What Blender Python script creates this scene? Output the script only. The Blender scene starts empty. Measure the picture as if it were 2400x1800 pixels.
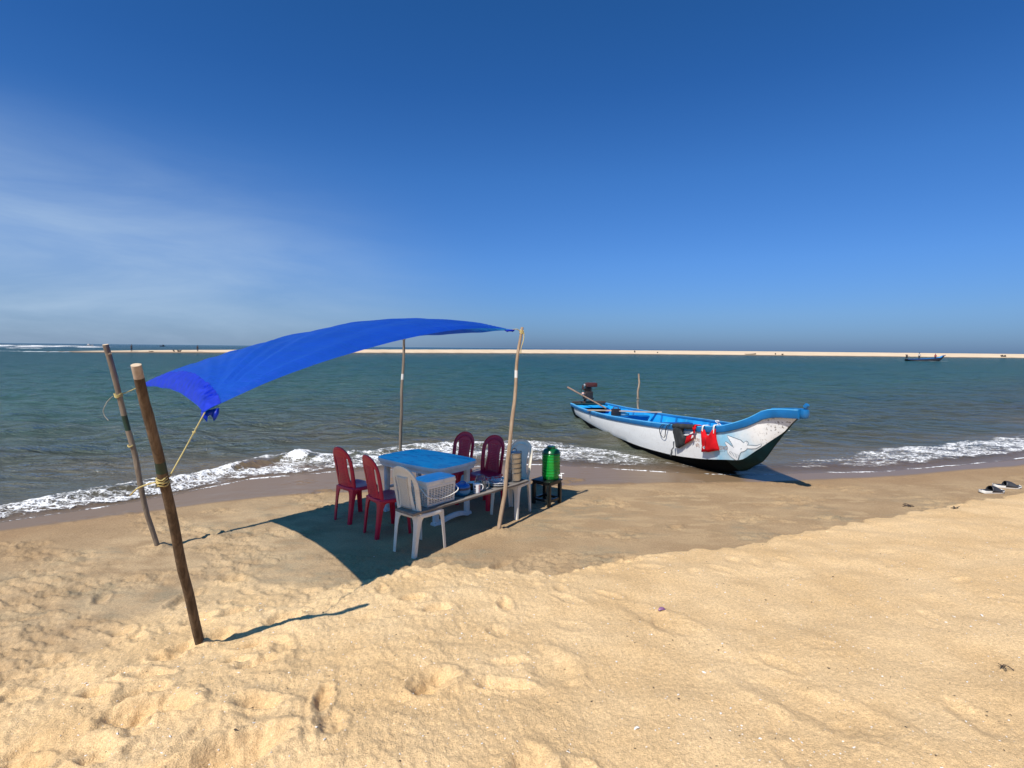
import bpy, bmesh, math, random
import numpy as np
from mathutils import Vector, Matrix, geometry

# ------------------------------------------------------------------ camera, sky, sun
S = bpy.context.scene
COL = S.collection
R = math.radians
PI = math.pi

EYE = 2.05
pitch = math.atan(84 / 1260.0)
roll = R(0.597)
fw = Vector((0, math.cos(pitch), -math.sin(pitch)))
u0 = Vector((0, math.sin(pitch), math.cos(pitch)))
r0 = Vector((1, 0, 0))
rr = r0 * math.cos(roll) + u0 * math.sin(roll)
uu = u0 * math.cos(roll) - r0 * math.sin(roll)
cam = bpy.data.cameras.new('camera')
cam.sensor_width = 36
cam.lens = 18.9
cam.clip_start = 0.05
cam.clip_end = 30000
cob = bpy.data.objects.new('camera', cam)
COL.objects.link(cob)
m = Matrix((rr, uu, -fw)).transposed().to_4x4()
m.translation = (0, 0, EYE)
cob.matrix_world = m
S.camera = cob

SUN_EL = R(51.3)
sun_from = Vector((-0.44, -0.67, 1.0)).normalized()
sl = bpy.data.lights.new('sun', 'SUN')
sl.energy = 4.9
sl.angle = R(0.53)
sl.color = (1.0, 0.95, 0.87)
so = bpy.data.objects.new('sun', sl)
so.rotation_euler = sun_from.to_track_quat('Z', 'Y').to_euler()
so.location = (0, 0, 20)
COL.objects.link(so)

W = bpy.data.worlds.new('World')
S.world = W
W.use_nodes = True
wn = W.node_tree.nodes
wl = W.node_tree.links
wn.clear()


def wnode(t, **k):
    n = wn.new(t)
    for a, b in k.items():
        setattr(n, a, b)
    return n


sky = wnode('ShaderNodeTexSky', sky_type='NISHITA')
sky.sun_disc = False
sky.sun_elevation = SUN_EL
sky.sun_rotation = math.atan2(sun_from.x, sun_from.y)
sky.altitude = 0
sky.air_density = 1.0
sky.dust_density = 0.6
sky.ozone_density = 3.0
tc = wnode('ShaderNodeTexCoord')
sep = wnode('ShaderNodeSeparateXYZ')
wl.new(tc.outputs['Generated'], sep.inputs[0])
# tint of the air by elevation (deeper blue overhead, greyer at the sea horizon)
tint = wnode('ShaderNodeValToRGB')
cr = tint.color_ramp
cr.elements[0].position = 0.0
cr.elements[0].color = (0.29, 0.48, 0.97, 1)
cr.elements[1].position = 0.72
cr.elements[1].color = (0.15, 0.58, 0.98, 1)
for p, c in ((0.06, (0.36, 0.58, 1.02, 1)), (0.15, (0.36, 0.66, 1.15, 1)), (0.29, (0.30, 0.68, 1.18, 1)), (0.42, (0.21, 0.60, 1.10, 1))):
    e = cr.elements.new(p)
    e.color = c
wl.new(sep.outputs['Z'], tint.inputs[0])
mul = wnode('ShaderNodeMix', data_type='RGBA', blend_type='MULTIPLY')
mul.inputs['Factor'].default_value = 1
wl.new(sky.outputs[0], mul.inputs['A'])
wl.new(tint.outputs[0], mul.inputs['B'])
# thin cirrus low on the left
vm = wnode('ShaderNodeMapping')
vm.inputs['Scale'].default_value = (1.2, 1.2, 6.0)
vm.inputs['Rotation'].default_value = (0.0, R(24), R(20))
wl.new(tc.outputs['Generated'], vm.inputs[0])
cn = wnode('ShaderNodeTexNoise')
cn.inputs['Scale'].default_value = 2.1
cn.inputs['Detail'].default_value = 7
cn.inputs['Roughness'].default_value = 0.58
cn.inputs['Distortion'].default_value = 0.35
wl.new(vm.outputs[0], cn.inputs['Vector'])
cramp = wnode('ShaderNodeMapRange')
cramp.inputs[1].default_value = 0.36
cramp.inputs[2].default_value = 0.72
wl.new(cn.outputs['Fac'], cramp.inputs[0])
# mask: x to the left, elevation below 35 degrees
mx = wnode('ShaderNodeMapRange', interpolation_type='SMOOTHSTEP')
mx.inputs[1].default_value = 0.10
mx.inputs[2].default_value = -0.60
dx = wnode('ShaderNodeMath', operation='MULTIPLY_ADD')
wl.new(sep.outputs['Z'], dx.inputs[0])
dx.inputs[1].default_value = 0.75
wl.new(sep.outputs['X'], dx.inputs[2])
wl.new(dx.outputs[0], mx.inputs[0])
mz = wnode('ShaderNodeMapRange', interpolation_type='SMOOTHSTEP')
mz.inputs[1].default_value = 0.36
mz.inputs[2].default_value = 0.12
wl.new(sep.outputs['Z'], mz.inputs[0])
m1 = wnode('ShaderNodeMath', operation='MULTIPLY')
wl.new(mx.outputs[0], m1.inputs[0])
wl.new(mz.outputs[0], m1.inputs[1])
m2 = wnode('ShaderNodeMath', operation='MULTIPLY_ADD')
wl.new(cramp.outputs[0], m2.inputs[0])
m2.inputs[1].default_value = 0.46
m2.inputs[2].default_value = 0.36
m3 = wnode('ShaderNodeMath', operation='MULTIPLY')
wl.new(m1.outputs[0], m3.inputs[0])
wl.new(m2.outputs[0], m3.inputs[1])
cm = wnode('ShaderNodeMix', data_type='RGBA')
wl.new(m3.outputs[0], cm.inputs['Factor'])
wl.new(mul.outputs['Result'], cm.inputs['A'])
cm.inputs['B'].default_value = (4.6, 6.1, 7.9, 1)
bg = wnode('ShaderNodeBackground')
bg.inputs['Strength'].default_value = 0.086
wl.new(cm.outputs['Result'], bg.inputs['Color'])
wo = wnode('ShaderNodeOutputWorld')
wl.new(bg.outputs[0], wo.inputs[0])

S.view_settings.view_transform = 'Standard'
S.view_settings.look = 'None'
S.view_settings.gamma = 1
S.view_settings.exposure = 0.22
S.cycles.max_bounces = 8
S.cycles.transparent_max_bounces = 12
S.cycles.caustics_reflective = False
S.cycles.caustics_refractive = False
S.cycles.use_denoising = True

rnd = random.Random(7)

# ------------------------------------------------------------------ material helpers
class NT:
    """small wrapper that builds a principled material node by node"""
    def __init__(s, name, **k):
        s.m = bpy.data.materials.new(name)
        s.m.use_nodes = True
        s.t = s.m.node_tree
        s.b = s.t.nodes['Principled BSDF']
        for a, v in k.items():
            s.set(s.b, a, v)

    def set(s, n, key, v):
        key = {'rough': 'Roughness', 'metal': 'Metallic', 'spec': 'Specular IOR Level', 'color': 'Base Color',
               'coat': 'Coat Weight', 'trans': 'Transmission Weight'}.get(key, key)
        i = n.inputs[key]
        if hasattr(v, 'is_output'):
            s.t.links.new(v, i)
        elif isinstance(v, (tuple, list)) and len(v) == 3 and i.type == 'RGBA':
            i.default_value = (*v, 1)
        else:
            i.default_value = v

    def n(s, typ, props=None, **ins):
        nd = s.t.nodes.new('ShaderNode' + typ)
        for a, v in (props or {}).items():
            setattr(nd, a, v)
        for a, v in ins.items():
            key = int(a[1:]) if a[0] == 'i' and a[1:].isdigit() else a.replace('_', ' ')
            s.set(nd, key, v)
        return nd

    def pos(s):
        return s.n('NewGeometry').outputs['Position']

    def obj(s):
        return s.n('TexCoord').outputs['Object']

    def attr(s, name):
        return s.n('Attribute', {'attribute_name': name}).outputs['Fac']

    def noise(s, vec, scale, detail=4, rough=0.55, dist=0.0, out='Fac'):
        return s.n('TexNoise', Vector=vec, Scale=scale, Detail=detail, Roughness=rough, Distortion=dist).outputs[out]

    def mapv(s, vec, scale=(1, 1, 1), rot=(0, 0, 0)):
        return s.n('Mapping', Vector=vec, Scale=scale, Rotation=rot).outputs[0]

    def rng(s, v, a, b, c=0.0, d=1.0, smooth=True):
        return s.n('MapRange', {'interpolation_type': 'SMOOTHSTEP' if smooth else 'LINEAR'}, i0=v, i1=a, i2=b, i3=c, i4=d).outputs[0]

    def mth(s, op, a, b=0.0, c=0.0):
        return s.n('Math', {'operation': op}, i0=a, i1=b, i2=c).outputs[0]

    def mix(s, f, a, b, mode='MIX'):
        nd = s.n('Mix', {'data_type': 'RGBA', 'blend_type': mode}, Factor=f)
        s.set(nd, 'A', a) if False else None
        for idx, v in ((6, a), (7, b)):
            i = nd.inputs[idx]
            if hasattr(v, 'is_output'):
                s.t.links.new(v, i)
            else:
                i.default_value = (*v, 1)
        return nd.outputs[2]

    def ramp(s, v, stops):
        nd = s.n('ValToRGB', None, i0=v)
        e = nd.color_ramp.elements
        e[0].position, e[0].color = stops[0][0], (*stops[0][1], 1)
        e[1].position, e[1].color = stops[-1][0], (*stops[-1][1], 1)
        for p, c in stops[1:-1]:
            x = e.new(p)
            x.color = (*c, 1)
        return nd.outputs[0]

    def bump(s, h, strength, dist=0.01, normal=None):
        k = dict(Height=h, Strength=strength, Distance=dist)
        if normal is not None:
            k['Normal'] = normal
        return s.n('Bump', None, **k).outputs[0]


def painted(name, c, rough=0.45, var=0.12, scale=9.0, dirt=None, dirt_amt=0.35, bump=0.08, spec=0.5, dscale=5.0):
    """paint or plastic with slight tone change, scuffs and dirt patches"""
    t = NT(name, rough=rough, spec=spec)
    o = t.obj()
    n1 = t.noise(o, scale, 5, 0.6)
    lo = tuple(v * (1 - var) for v in c)
    hi = tuple(min(1, v * (1 + var)) for v in c)
    col = t.mix(t.rng(n1, 0.3, 0.7), lo, hi)
    if dirt:
        n2 = t.noise(o, dscale, 7, 0.65, 0.4)
        col = t.mix(t.rng(n2, 0.52, 0.75, 0, dirt_amt), col, dirt)
    t.set(t.b, 'color', col)
    t.set(t.b, 'rough', t.rng(n1, 0.2, 0.8, max(0.03, rough - 0.1), min(1, rough + 0.12)))
    if bump:
        t.set(t.b, 'Normal', t.bump(t.noise(o, scale * 14, 3), bump, 0.004))
    return t.m


def wood(name, c1, c2, c3=None, axis_scale=(26, 26, 2.2), rough=0.8, bump=0.5):
    t = NT(name, rough=rough, spec=0.25)
    o = t.obj()
    v = t.mapv(o, axis_scale)
    n1 = t.noise(v, 1.0, 6, 0.65, 0.6)
    n2 = t.noise(o, 3.5, 4)
    col = t.mix(t.rng(n1, 0.3, 0.72), c1, c2)
    col = t.mix(t.rng(n2, 0.45, 0.75, 0, 0.6), col, c3 or c1)
    t.set(t.b, 'color', col)
    t.set(t.b, 'Normal', t.bump(n1, bump, 0.006))
    return t.m


# ------------------------------------------------------------------ mesh helpers
class MB:
    """collects verts and faces, with a material slot per face"""
    def __init__(s):
        s.v = []
        s.f = []
        s.mi = []

    def add(s, vs, fs, mi=0, M=None):
        b = len(s.v)
        s.v += [tuple(M @ Vector(v)) if M else tuple(v) for v in vs]
        for f in fs:
            s.f.append([b + i for i in f])
            s.mi.append(mi)
        return b

    def box(s, c, d, mi=0, M=None, bev=0.0, taper=1.0):
        """box of centre c and size d, edges chamfered by bev, top scaled by taper"""
        bm = bmesh.new()
        bmesh.ops.create_cube(bm, size=1)
        for v in bm.verts:
            k = taper if v.co.z > 0 else 1
            v.co = Vector((v.co.x * d[0] * k, v.co.y * d[1] * k, v.co.z * d[2]))
        if bev:
            bmesh.ops.bevel(bm, geom=bm.edges[:], offset=bev, segments=2, affect='EDGES', profile=0.6)
        T = Matrix.Translation(c)
        T = (M @ T) if M else T
        bm.verts.index_update()
        s.add([v.co for v in bm.verts], [[v.index for v in f.verts] for f in bm.faces], mi, T)
        bm.free()

    def rings(s, rs, mi=0, closed=True, cap0=True, cap1=True, M=None, mis=None):
        n = len(rs[0])
        vs = [p for r_ in rs for p in r_]
        fs = []
        ms = []
        for i in range(len(rs) - 1):
            for j in range(n if closed else n - 1):
                k = (j + 1) % n
                fs.append([i * n + j, i * n + k, (i + 1) * n + k, (i + 1) * n + j])
                ms.append(mis[i] if mis else mi)
        if cap0:
            fs.append(list(range(n))[::-1])
            ms.append(mis[0] if mis else mi)
        if cap1:
            fs.append([(len(rs) - 1) * n + j for j in range(n)])
            ms.append(mis[-1] if mis else mi)
        b = len(s.v)
        s.v += [tuple(M @ Vector(v)) if M else tuple(v) for v in vs]
        s.f += [[b + i for i in f] for f in fs]
        s.mi += ms

    def tube(s, pts, r, n=8, mi=0, M=None, mis=None, squash=1.0, jit=0.0):
        """tube along pts; r is a number or one radius per point"""
        P = [Vector(p) for p in pts]
        rs = r if isinstance(r, (list, tuple)) else [r] * len(P)
        out = []
        up = Vector((0, 0, 1))
        prev = None
        for i, p in enumerate(P):
            d = (P[min(i + 1, len(P) - 1)] - P[max(i - 1, 0)]).normalized()
            if prev is None:
                a = d.cross(up)
                if a.length < 0.05:
                    a = d.cross(Vector((0, 1, 0)))
                a.normalize()
            else:
                a = (prev - d * prev.dot(d)).normalized()
            prev = a
            b = d.cross(a)
            out.append([p + (a * math.cos(2 * PI * k / n) + b * math.sin(2 * PI * k / n) * squash) * rs[i] *
                        (1 + jit * math.sin(i * 12.9 + k * 78.2)) for k in range(n)])
        s.rings(out, mi, M=M, mis=mis)

    def lathe(s, prof, n=24, mi=0, c=(0, 0, 0), M=None, mis=None, caps=True):
        rs = [[(c[0] + r_ * math.cos(2 * PI * k / n), c[1] + r_ * math.sin(2 * PI * k / n), c[2] + z) for k in range(n)] for r_, z in prof]
        s.rings(rs, mi, M=M, mis=mis, cap0=caps, cap1=caps)

    def sheet(s, grid, mi=0, M=None, skip=None):
        nr, nc = len(grid), len(grid[0])
        fs = [[i * nc + j, i * nc + j + 1, (i + 1) * nc + j + 1, (i + 1) * nc + j] for i in range(nr - 1) for j in range(nc - 1)
              if not (skip and skip(i, j))]
        s.add([p for r_ in grid for p in r_], fs, mi, M)

    def build(s, name, mats, parent=None, smooth=True, loc=(0, 0, 0), rot=(0, 0, 0), solid=0.0, bevel=0.0, subsurf=0, angle=40, offs=0.0):
        me = bpy.data.meshes.new(name)
        me.from_pydata(s.v, [], s.f)
        bm = bmesh.new()
        bm.from_mesh(me)
        bmesh.ops.remove_doubles(bm, verts=bm.verts, dist=1e-5)
        bmesh.ops.recalc_face_normals(bm, faces=bm.faces)
        mi = None
        bm.to_mesh(me)
        bm.free()
        if len(me.polygons) == len(s.mi):
            me.polygons.foreach_set('material_index', s.mi)
        else:
            me.polygons.foreach_set('material_index', [0] * len(me.polygons))
        for mt in (mats if isinstance(mats, (list, tuple)) else [mats]):
            me.materials.append(mt)
        o = bpy.data.objects.new(name, me)
        COL.objects.link(o)
        o.location = loc
        o.rotation_euler = rot
        if parent:
            o.parent = parent
        if solid:
            md = o.modifiers.new('solid', 'SOLIDIFY')
            md.thickness = solid
            md.offset = offs
        if bevel:
            md = o.modifiers.new('bevel', 'BEVEL')
            md.width = bevel
            md.segments = 2
            md.limit_method = 'ANGLE'
            md.angle_limit = R(35)
        if subsurf:
            md = o.modifiers.new('sub', 'SUBSURF')
            md.levels = md.render_levels = subsurf
        if smooth:
            me.polygons.foreach_set('use_smooth', [True] * len(me.polygons))
            if angle < 180:
                try:
                    me.set_sharp_from_angle(angle=R(angle))
                except Exception:
                    pass
        me.update()
        return o


def thing(name, label, cat, loc=(0, 0, 0), rz=0.0, group=None, rot=None):
    o = bpy.data.objects.new(name, None)
    o.empty_display_size = 0.1
    COL.objects.link(o)
    o.location = loc
    o.rotation_euler = rot or (0, 0, rz)
    return tag(o, label, cat, group)


def tag(o, label, cat, group=None):
    o['label'] = label
    o['category'] = cat
    if group:
        o['group'] = group
    return o


def kind(o, k):
    o['kind'] = k
    return o


def copy_thing(src, label, loc, rz, group=None):
    c = src.copy()
    COL.objects.link(c)
    c.location = loc
    c.rotation_euler = (0, 0, rz)
    c['label'] = label
    if group:
        c['group'] = group
    for ch in src.children:
        d = ch.copy()
        COL.objects.link(d)
        d.parent = c
        for g in ch.children:
            e = g.copy()
            COL.objects.link(e)
            e.parent = d
    return c


def grid_mesh(name, X, Y, Z, mat, attrs=None, wrap=False):
    """large grid mesh straight from numpy arrays of shape (rows, columns)"""
    nr, nc = X.shape
    me = bpy.data.meshes.new(name)
    me.vertices.add(nr * nc)
    co = np.stack([X, Y, Z], -1).astype(np.float32).reshape(-1)
    me.vertices.foreach_set('co', co)
    idx = np.arange(nr * nc).reshape(nr, nc)
    if wrap:
        idx = np.concatenate([idx, idx[:, :1]], 1)
    q = np.stack([idx[:-1, :-1], idx[:-1, 1:], idx[1:, 1:], idx[1:, :-1]], -1).reshape(-1, 4)
    nf = len(q)
    me.loops.add(nf * 4)
    me.polygons.add(nf)
    me.loops.foreach_set('vertex_index', q.reshape(-1).astype(np.int32))
    me.polygons.foreach_set('loop_start', np.arange(0, nf * 4, 4, dtype=np.int32))
    try:
        me.polygons.foreach_set('loop_total', np.full(nf, 4, dtype=np.int32))
    except Exception:
        pass
    me.polygons.foreach_set('use_smooth', np.ones(nf, dtype=bool))
    me.update(calc_edges=True)
    for k, a in (attrs or {}).items():
        at = me.attributes.new(k, 'FLOAT', 'POINT')
        at.data.foreach_set('value', a.astype(np.float32).reshape(-1))
    me.materials.append(mat)
    o = bpy.data.objects.new(name, me)
    COL.objects.link(o)
    return o


# ------------------------------------------------------------------ noise in numpy
def _hash(ix, iy, seed):
    h = (ix.astype(np.int64) * 374761393 + iy.astype(np.int64) * 668265263 + seed * 2147483647) & 0xFFFFFFFF
    h = ((h ^ (h >> 13)) * 1274126177) & 0xFFFFFFFF
    h = ((h ^ (h >> 16)) * 2246822519) & 0xFFFFFFFF
    return h ^ (h >> 15)


def pnoise(x, y, seed=0):
    x = np.asarray(x, float)
    y = np.asarray(y, float)
    x0 = np.floor(x)
    y0 = np.floor(y)
    fx = x - x0
    fy = y - y0
    u = fx * fx * fx * (fx * (fx * 6 - 15) + 10)
    v = fy * fy * fy * (fy * (fy * 6 - 15) + 10)

    def g(a, b):
        an = _hash(x0 + a, y0 + b, seed) * (2 * PI / 4294967296.0)
        return np.cos(an) * (fx - a) + np.sin(an) * (fy - b)
    return 1.5 * ((g(0, 0) * (1 - u) + g(1, 0) * u) * (1 - v) + (g(0, 1) * (1 - u) + g(1, 1) * u) * v)


def fbm(x, y, oct=4, seed=0, gain=0.5):
    a = 1.0
    s = 0
    for i in range(oct):
        s = s + a * pnoise(x, y, seed + i * 17)
        x = x * 2.03 + 5.2
        y = y * 2.03 - 3.1
        a *= gain
    return s


def sst(a, b, x):
    t = np.clip((x - a) / (b - a), 0, 1)
    return t * t * (3 - 2 * t)


# ------------------------------------------------------------------ lie of the land
SHX = [-400, -60, -20, -9, -6, -5.3, -4.7, -4.1, -3.1, -1.2, .5, 1.6, 2.4, 3.5, 5, 6.5, 8, 10, 14, 30, 100, 400]
SHY = [-468.6, -68.16, -12.78, 2.27, 6.11, 6.74, 7.38, 8.31, 8.8, 9.3, 9.58, 9.37, 9.16, 8.95, 9.12, 9.3, 9.8, 10.51, 12.5, 22.72, 71.0, 284.0]
BEX = [-400, -20, -6, -4.5, -3, -2.8, -2.5, -1.6, -.63, .42, 1.41, 2.45, 3.8, 5.45, 7.6, 12, 30, 400]
BEY = [-475.7, -18.46, 0.78, 1.92, 2.98, 3.38, 4.12, 4.37, 4.97, 4.74, 5.28, 5.54, 6.18, 6.92, 7.81, 9.94, 21.3, 276.9]
WEX = [-9, -5.8, -4.7, -3.46, -2.64, .67, 2.14, 4, 6.2, 9.65, 14]
WEY = [1.14, 5.82, 6.53, 7.21, 7.46, 7.95, 8.31, 8.49, 8.92, 10.03, 11.93]


def shore_s(x, y):
    """signed distance seaward of the water's edge"""
    ys = np.interp(x, SHX, SHY) + 0.05 * fbm(x * 0.8, 0 * x, 3, 5) + 0.012 * fbm(x * 4, 0 * x, 2, 6)
    sl_ = np.interp(x + .5, SHX, SHY) - np.interp(x - .5, SHX, SHY)
    return (y - ys) / np.sqrt(1 + sl_ * sl_)


def berm_b(x, y):
    """distance landward of the edge of the dry upper sand"""
    yb = np.interp(x, BEX, BEY) + 0.10 * fbm(x * 1.5, 0 * x + 3, 3, 9) + 0.045 * fbm(x * 6, y * 3, 3, 12)
    sl_ = np.interp(x + .5, BEX, BEY) - np.interp(x - .5, BEX, BEY)
    return (yb - y) / np.sqrt(1 + sl_ * sl_ * .6)


def land_base(x, y):
    s = shore_s(x, y)
    b = berm_b(x, y)
    z = np.where(s > 0, -0.05 - 0.055 * s, -0.05 + 0.05 * sst(0, -2.2, s))
    z = np.maximum(z, -4.0)
    lf = sst(-1.2, -2.6, x)
    bb = np.clip(b + .35 * lf, 0, None)
    bb = bb * (1 - lf) + lf * bb * bb / (bb + .9)
    z = z + 0.012 * sst(-.02, .05, b) * (1 - lf) + 0.10 * bb / (1 + 0.14 * bb)
    return z, s, b


# footprints and trodden hollows: (x, y, length, width, angle, depth)
PRINTS = []
_r = random.Random(3)
for i in range(70):
    _x = _r.uniform(-3.4, 4.6)
    PRINTS.append((_x, _r.uniform(1.3, 5.2), _r.uniform(.10, .17), _r.uniform(.05, .085), _r.uniform(0, PI), _r.uniform(.012, .03) * (1 if _x < .4 else .45)))
for i in range(26):   # trampled left side
    PRINTS.append((_r.uniform(-3.6, -1.2), _r.uniform(2.0, 4.0), _r.uniform(.10, .16), _r.uniform(.05, .08), _r.uniform(-.3, .9), _r.uniform(.02, .042)))
PRINTS += [(-1.25, 2.3, .26, .13, .75, .06), (-.42, 2.9, .15, .11, 1.0, .045), (-.55, 3.9, .13, .09, .3, .03), (-1.9, 2.7, .2, .12, .6, .05),
           (.25, 3.1, .24, .14, 1.9, .02), (.1, 2.2, .18, .11, 1.6, .035), (1.1, 3.7, .36, .13, 2.2, .012), (1.6, 2.7, .45, .14, 2.3, .014),
           (-.75, 4.1, .12, .06, .3, .03), (1.15, 5.16, .10, .08, 0, .04), (1.9, 6.1, .09, .06, .3, .03), (3.9, 6.5, .11, .07, .1, .035)]


def land(x, y, detail=True):
    z, s, b = land_base(x, y)
    if not detail:
        return z, s, b
    near = np.exp(-np.maximum(np.hypot(x, y) - 8, 0) / 6)
    dry = sst(-.05, .25, b)
    damp = sst(-.15, -.9, s) * (1 - dry)
    lefty = sst(.3, -1.6, x) * sst(5.8, 2.8, y)
    # soft heaps and hollows of loose sand
    z = z + dry * near * (0.030 * fbm(x * 1.1, y * 1.5, 2, 21) + 0.016 * fbm(x * 2.6 + 1, y * 3.1, 2, 25)) * (0.62 + 0.5 * lefty)
    rd = 1 - np.abs(fbm(x * 1.7 + y * .9, y * 2.6 - x * .8, 2, 31))
    z = z + dry * near * 0.010 * sst(.55, 1, rd) * lefty
    z = z + dry * near * sst(1.2, -.6, x) * (0.005 * fbm(x * 7, y * 9, 2, 41) + 0.0052 * pnoise(x * 23 + y * 7, y * 17, 45))
    z = z + dry * near * (0.0020 * pnoise(x * 15 + y * 9, y * 19 - x * 4, 43) + 0.0025 * pnoise(x * 44 + y * 13, y * 40, 47) + .0022 * pnoise(x * 90, y * 84, 49))
    # scuffed damp flat
    patch = sst(-.05, .5, fbm(x * .9, y * 1.5, 2, 51) + .5 * lefty - .05)
    sc = fbm(x * 6 + y * 2, y * 13, 3, 55)
    z = z + damp * near * (0.004 * fbm(x * 2, y * 4, 2, 53) + patch * 0.020 * sst(.15, .55, sc) - patch * 0.016 * sst(.2, .5, -sc))
    z = z + damp * near * .0012 * pnoise(x * 30, y * 30, 61)
    # clods along the trodden edge on the left
    cl = sst(-.7, .05, b) * sst(.75, .1, b) * sst(1.8, -1.0, x)
    z = z + cl * near * (0.013 * sst(.1, .75, fbm(x * 8, y * 11, 3, 71)) - .016 * sst(.2, .7, fbm(x * 6 + 7, y * 8, 2, 75)))
    wq = np.exp(-((x + 2.09) ** 2 + (y - 3.5) ** 2) / .16)
    z = z * (1 - wq) + (.022 + .25 * (z - .06)) * wq
    # sand heaped and crumbled round the feet of the poles
    for (px, py, hh) in ((-2.09, 3.5, .022), (-3.57, 5.31, .035), (-.13, 5.94, .020)):
        d2 = (x - px) ** 2 + (y - py) ** 2
        z = z + hh * np.exp(-d2 / .012) * (1 + .8 * pnoise(x * 16, y * 16, 83)) - hh * .8 * np.exp(-((x - px - .16) ** 2 + (y - py - .1) ** 2) / .008) + .012 * np.exp(-d2 / .06) * fbm(x * 14, y * 14, 2, 85)
    for (px, py, ln, wd, an, dp) in PRINTS:
        ca, sa = math.cos(an), math.sin(an)
        mk = (np.abs(x - px) < .6) & (np.abs(y - py) < .6)
        if not mk.any():
            continue
        xx = x[mk] - px if x.ndim else (x - px)
        yy = y[mk] - py if x.ndim else (y - py)
        a = (xx * ca + yy * sa) / ln
        c = (-xx * sa + yy * ca) / wd
        q = np.sqrt(a * a + c * c) + .17 * pnoise(xx * 14 + px * 9, yy * 14 + py, 81)
        dz = -dp * (1.25 if px < 0 else 1) * sst(1.0, .38, q) + dp * .45 * np.exp(-((q - 1.2) / .22) ** 2)
        if x.ndim:
            z[mk] += dz
        else:
            z = z + dz
    return z, s, b


def gz(x, y):
    """ground height under a point"""
    z = land(np.array([float(x)]), np.array([float(y)]))[0]
    return float(z[0])


# polar grids round the place where one stands: fine in front, coarse behind
def polar(front, nfront, back, radii):
    a = np.concatenate([np.linspace(-front, front, nfront), np.linspace(front, 2 * PI - front, back + 2)[1:-1]])
    A, Rr = np.meshgrid(a, radii)
    return Rr * np.sin(A), Rr * np.cos(A)


radii = np.concatenate([np.linspace(.05, 1.5, 16)[:-1], np.geomspace(1.5, 19, 600), np.geomspace(19, 9000, 60)[1:]])
X, Y = polar(R(48), 880, 80, radii)
Z, Sd, Bd = land(X, Y)
far_ = sst(20, 70, np.hypot(X, Y))
Z = Z * (1 - far_) + far_ * np.where(Sd > 0, -4.0, 0.6)

# wetness of the sand, set where the last waves ran up
we = (np.interp(X, WEX, WEY) - Y)
wet = sst(.10, -.05, we + .05 * fbm(X * .9, Y * 1.2, 3, 91)) * sst(2.5, 6, np.hypot(X, Y) + 3)
damp_line = sst(-1.2, -.6, Sd + .25 * fbm(X * .5, Y * .8, 2, 95)) * (1 - wet)
lfA = sst(-1.0, -2.4, X)
dryA = sst(-.012 - .55 * lfA, .03 + .45 * lfA, Bd + lfA * (.30 * fbm(X * 2.2, Y * 3.0, 3, 171) + .1))
stain = (1 - dryA) * sst(-.1, .5, fbm(X * .8 - 2, Y * 1.9, 3, 97)) * sst(-1.3, -2.1, Sd)
pale = (1 - dryA) * sst(.25, .45, fbm(X * 2.2 + 9, Y * 6.5, 3, 99)) * sst(-.5, -1.0, Sd) * sst(-.6, 1.2, X) * sst(4.6, 6.4, Y)

t = NT('sand', spec=0.3)
p = t.pos()
adry, awet, adamp, ast, apl = (t.attr(k) for k in ('dry', 'wet', 'smoothband', 'stain', 'pale'))
g1 = t.noise(p, 260, 2, 0.7)
g2 = t.noise(p, 55, 3, 0.6)
g3 = t.noise(p, 1.6, 4, 0.55)
dryc = t.mix(t.rng(g3, .3, .7), (.635, .425, .212), (.72, .505, .272))
dampc = t.mix(t.rng(g3, .35, .65), (.320, .216, .118), (.375, .260, .145))
dampc = t.mix(t.mth('MULTIPLY', t.mth('MULTIPLY', ast, t.rng(t.noise(t.mapv(p, (1, 2.2, 1)), 4.5, 5, .65),   .38, .62)), .50), dampc, (.225, .20, .135))
dampc = t.mix(apl, dampc, (.40, .28, .155))
dampc = t.mix(t.mth('MULTIPLY', adamp, .6), dampc, (.30, .19, .10))
dampc = t.mix(t.mth('MULTIPLY', t.attr('trodden'), .45), dampc, (.52, .37, .21))
col = t.mix(adry, dampc, dryc)
col = t.mix(awet, col, (.205, .138, .080))
grain = t.mth('ADD', t.rng(g1, .32, .68, .68, 1.28, False), t.rng(g2, .3, .7, -.18, .18, False))
grain = t.n('MapRange', None, i0=awet, i1=0.0, i2=1.0, i3=grain, i4=1.0).outputs[0]
gc = t.n('CombineColor', None, i0=grain, i1=grain, i2=grain).outputs[0]
col = t.mix(1.0, col, gc, 'MULTIPLY')
# pale and dark grains of broken shell
vo = t.n('TexVoronoi', {'feature': 'F1'}, Vector=p, Scale=46.0)
spk = t.rng(vo.outputs['Distance'], .16, .10)
sel = t.n('SeparateColor', None, i0=vo.outputs['Color'])
lt = t.mth('MULTIPLY', t.mth('MULTIPLY', spk, t.rng(sel.outputs[0], .80, .84)), adry)
dk = t.mth('MULTIPLY', t.mth('MULTIPLY', spk, t.rng(sel.outputs[1], .86, .89)), t.rng(awet, 1, 0))
col = t.mix(t.mth('MULTIPLY', lt, .8), col, (.80, .72, .58))
col = t.mix(t.mth('MULTIPLY', dk, .55), col, (.16, .11, .07))
t.set(t.b, 'color', col)
rgh = t.n('MapRange', None, i0=awet, i1=0.0, i2=1.0, i3=.92, i4=.28).outputs[0]
t.set(t.b, 'rough', rgh)
t.set(t.b, 'spec', t.n('MapRange', None, i0=awet, i1=0.0, i2=1.0, i3=.15, i4=.10).outputs[0])
bh = t.mth('ADD', t.mth('MULTIPLY', t.noise(p, 420, 2), .5), t.mth('ADD', t.mth('MULTIPLY', g2, 1.0), t.noise(p, 120, 2)))
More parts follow.
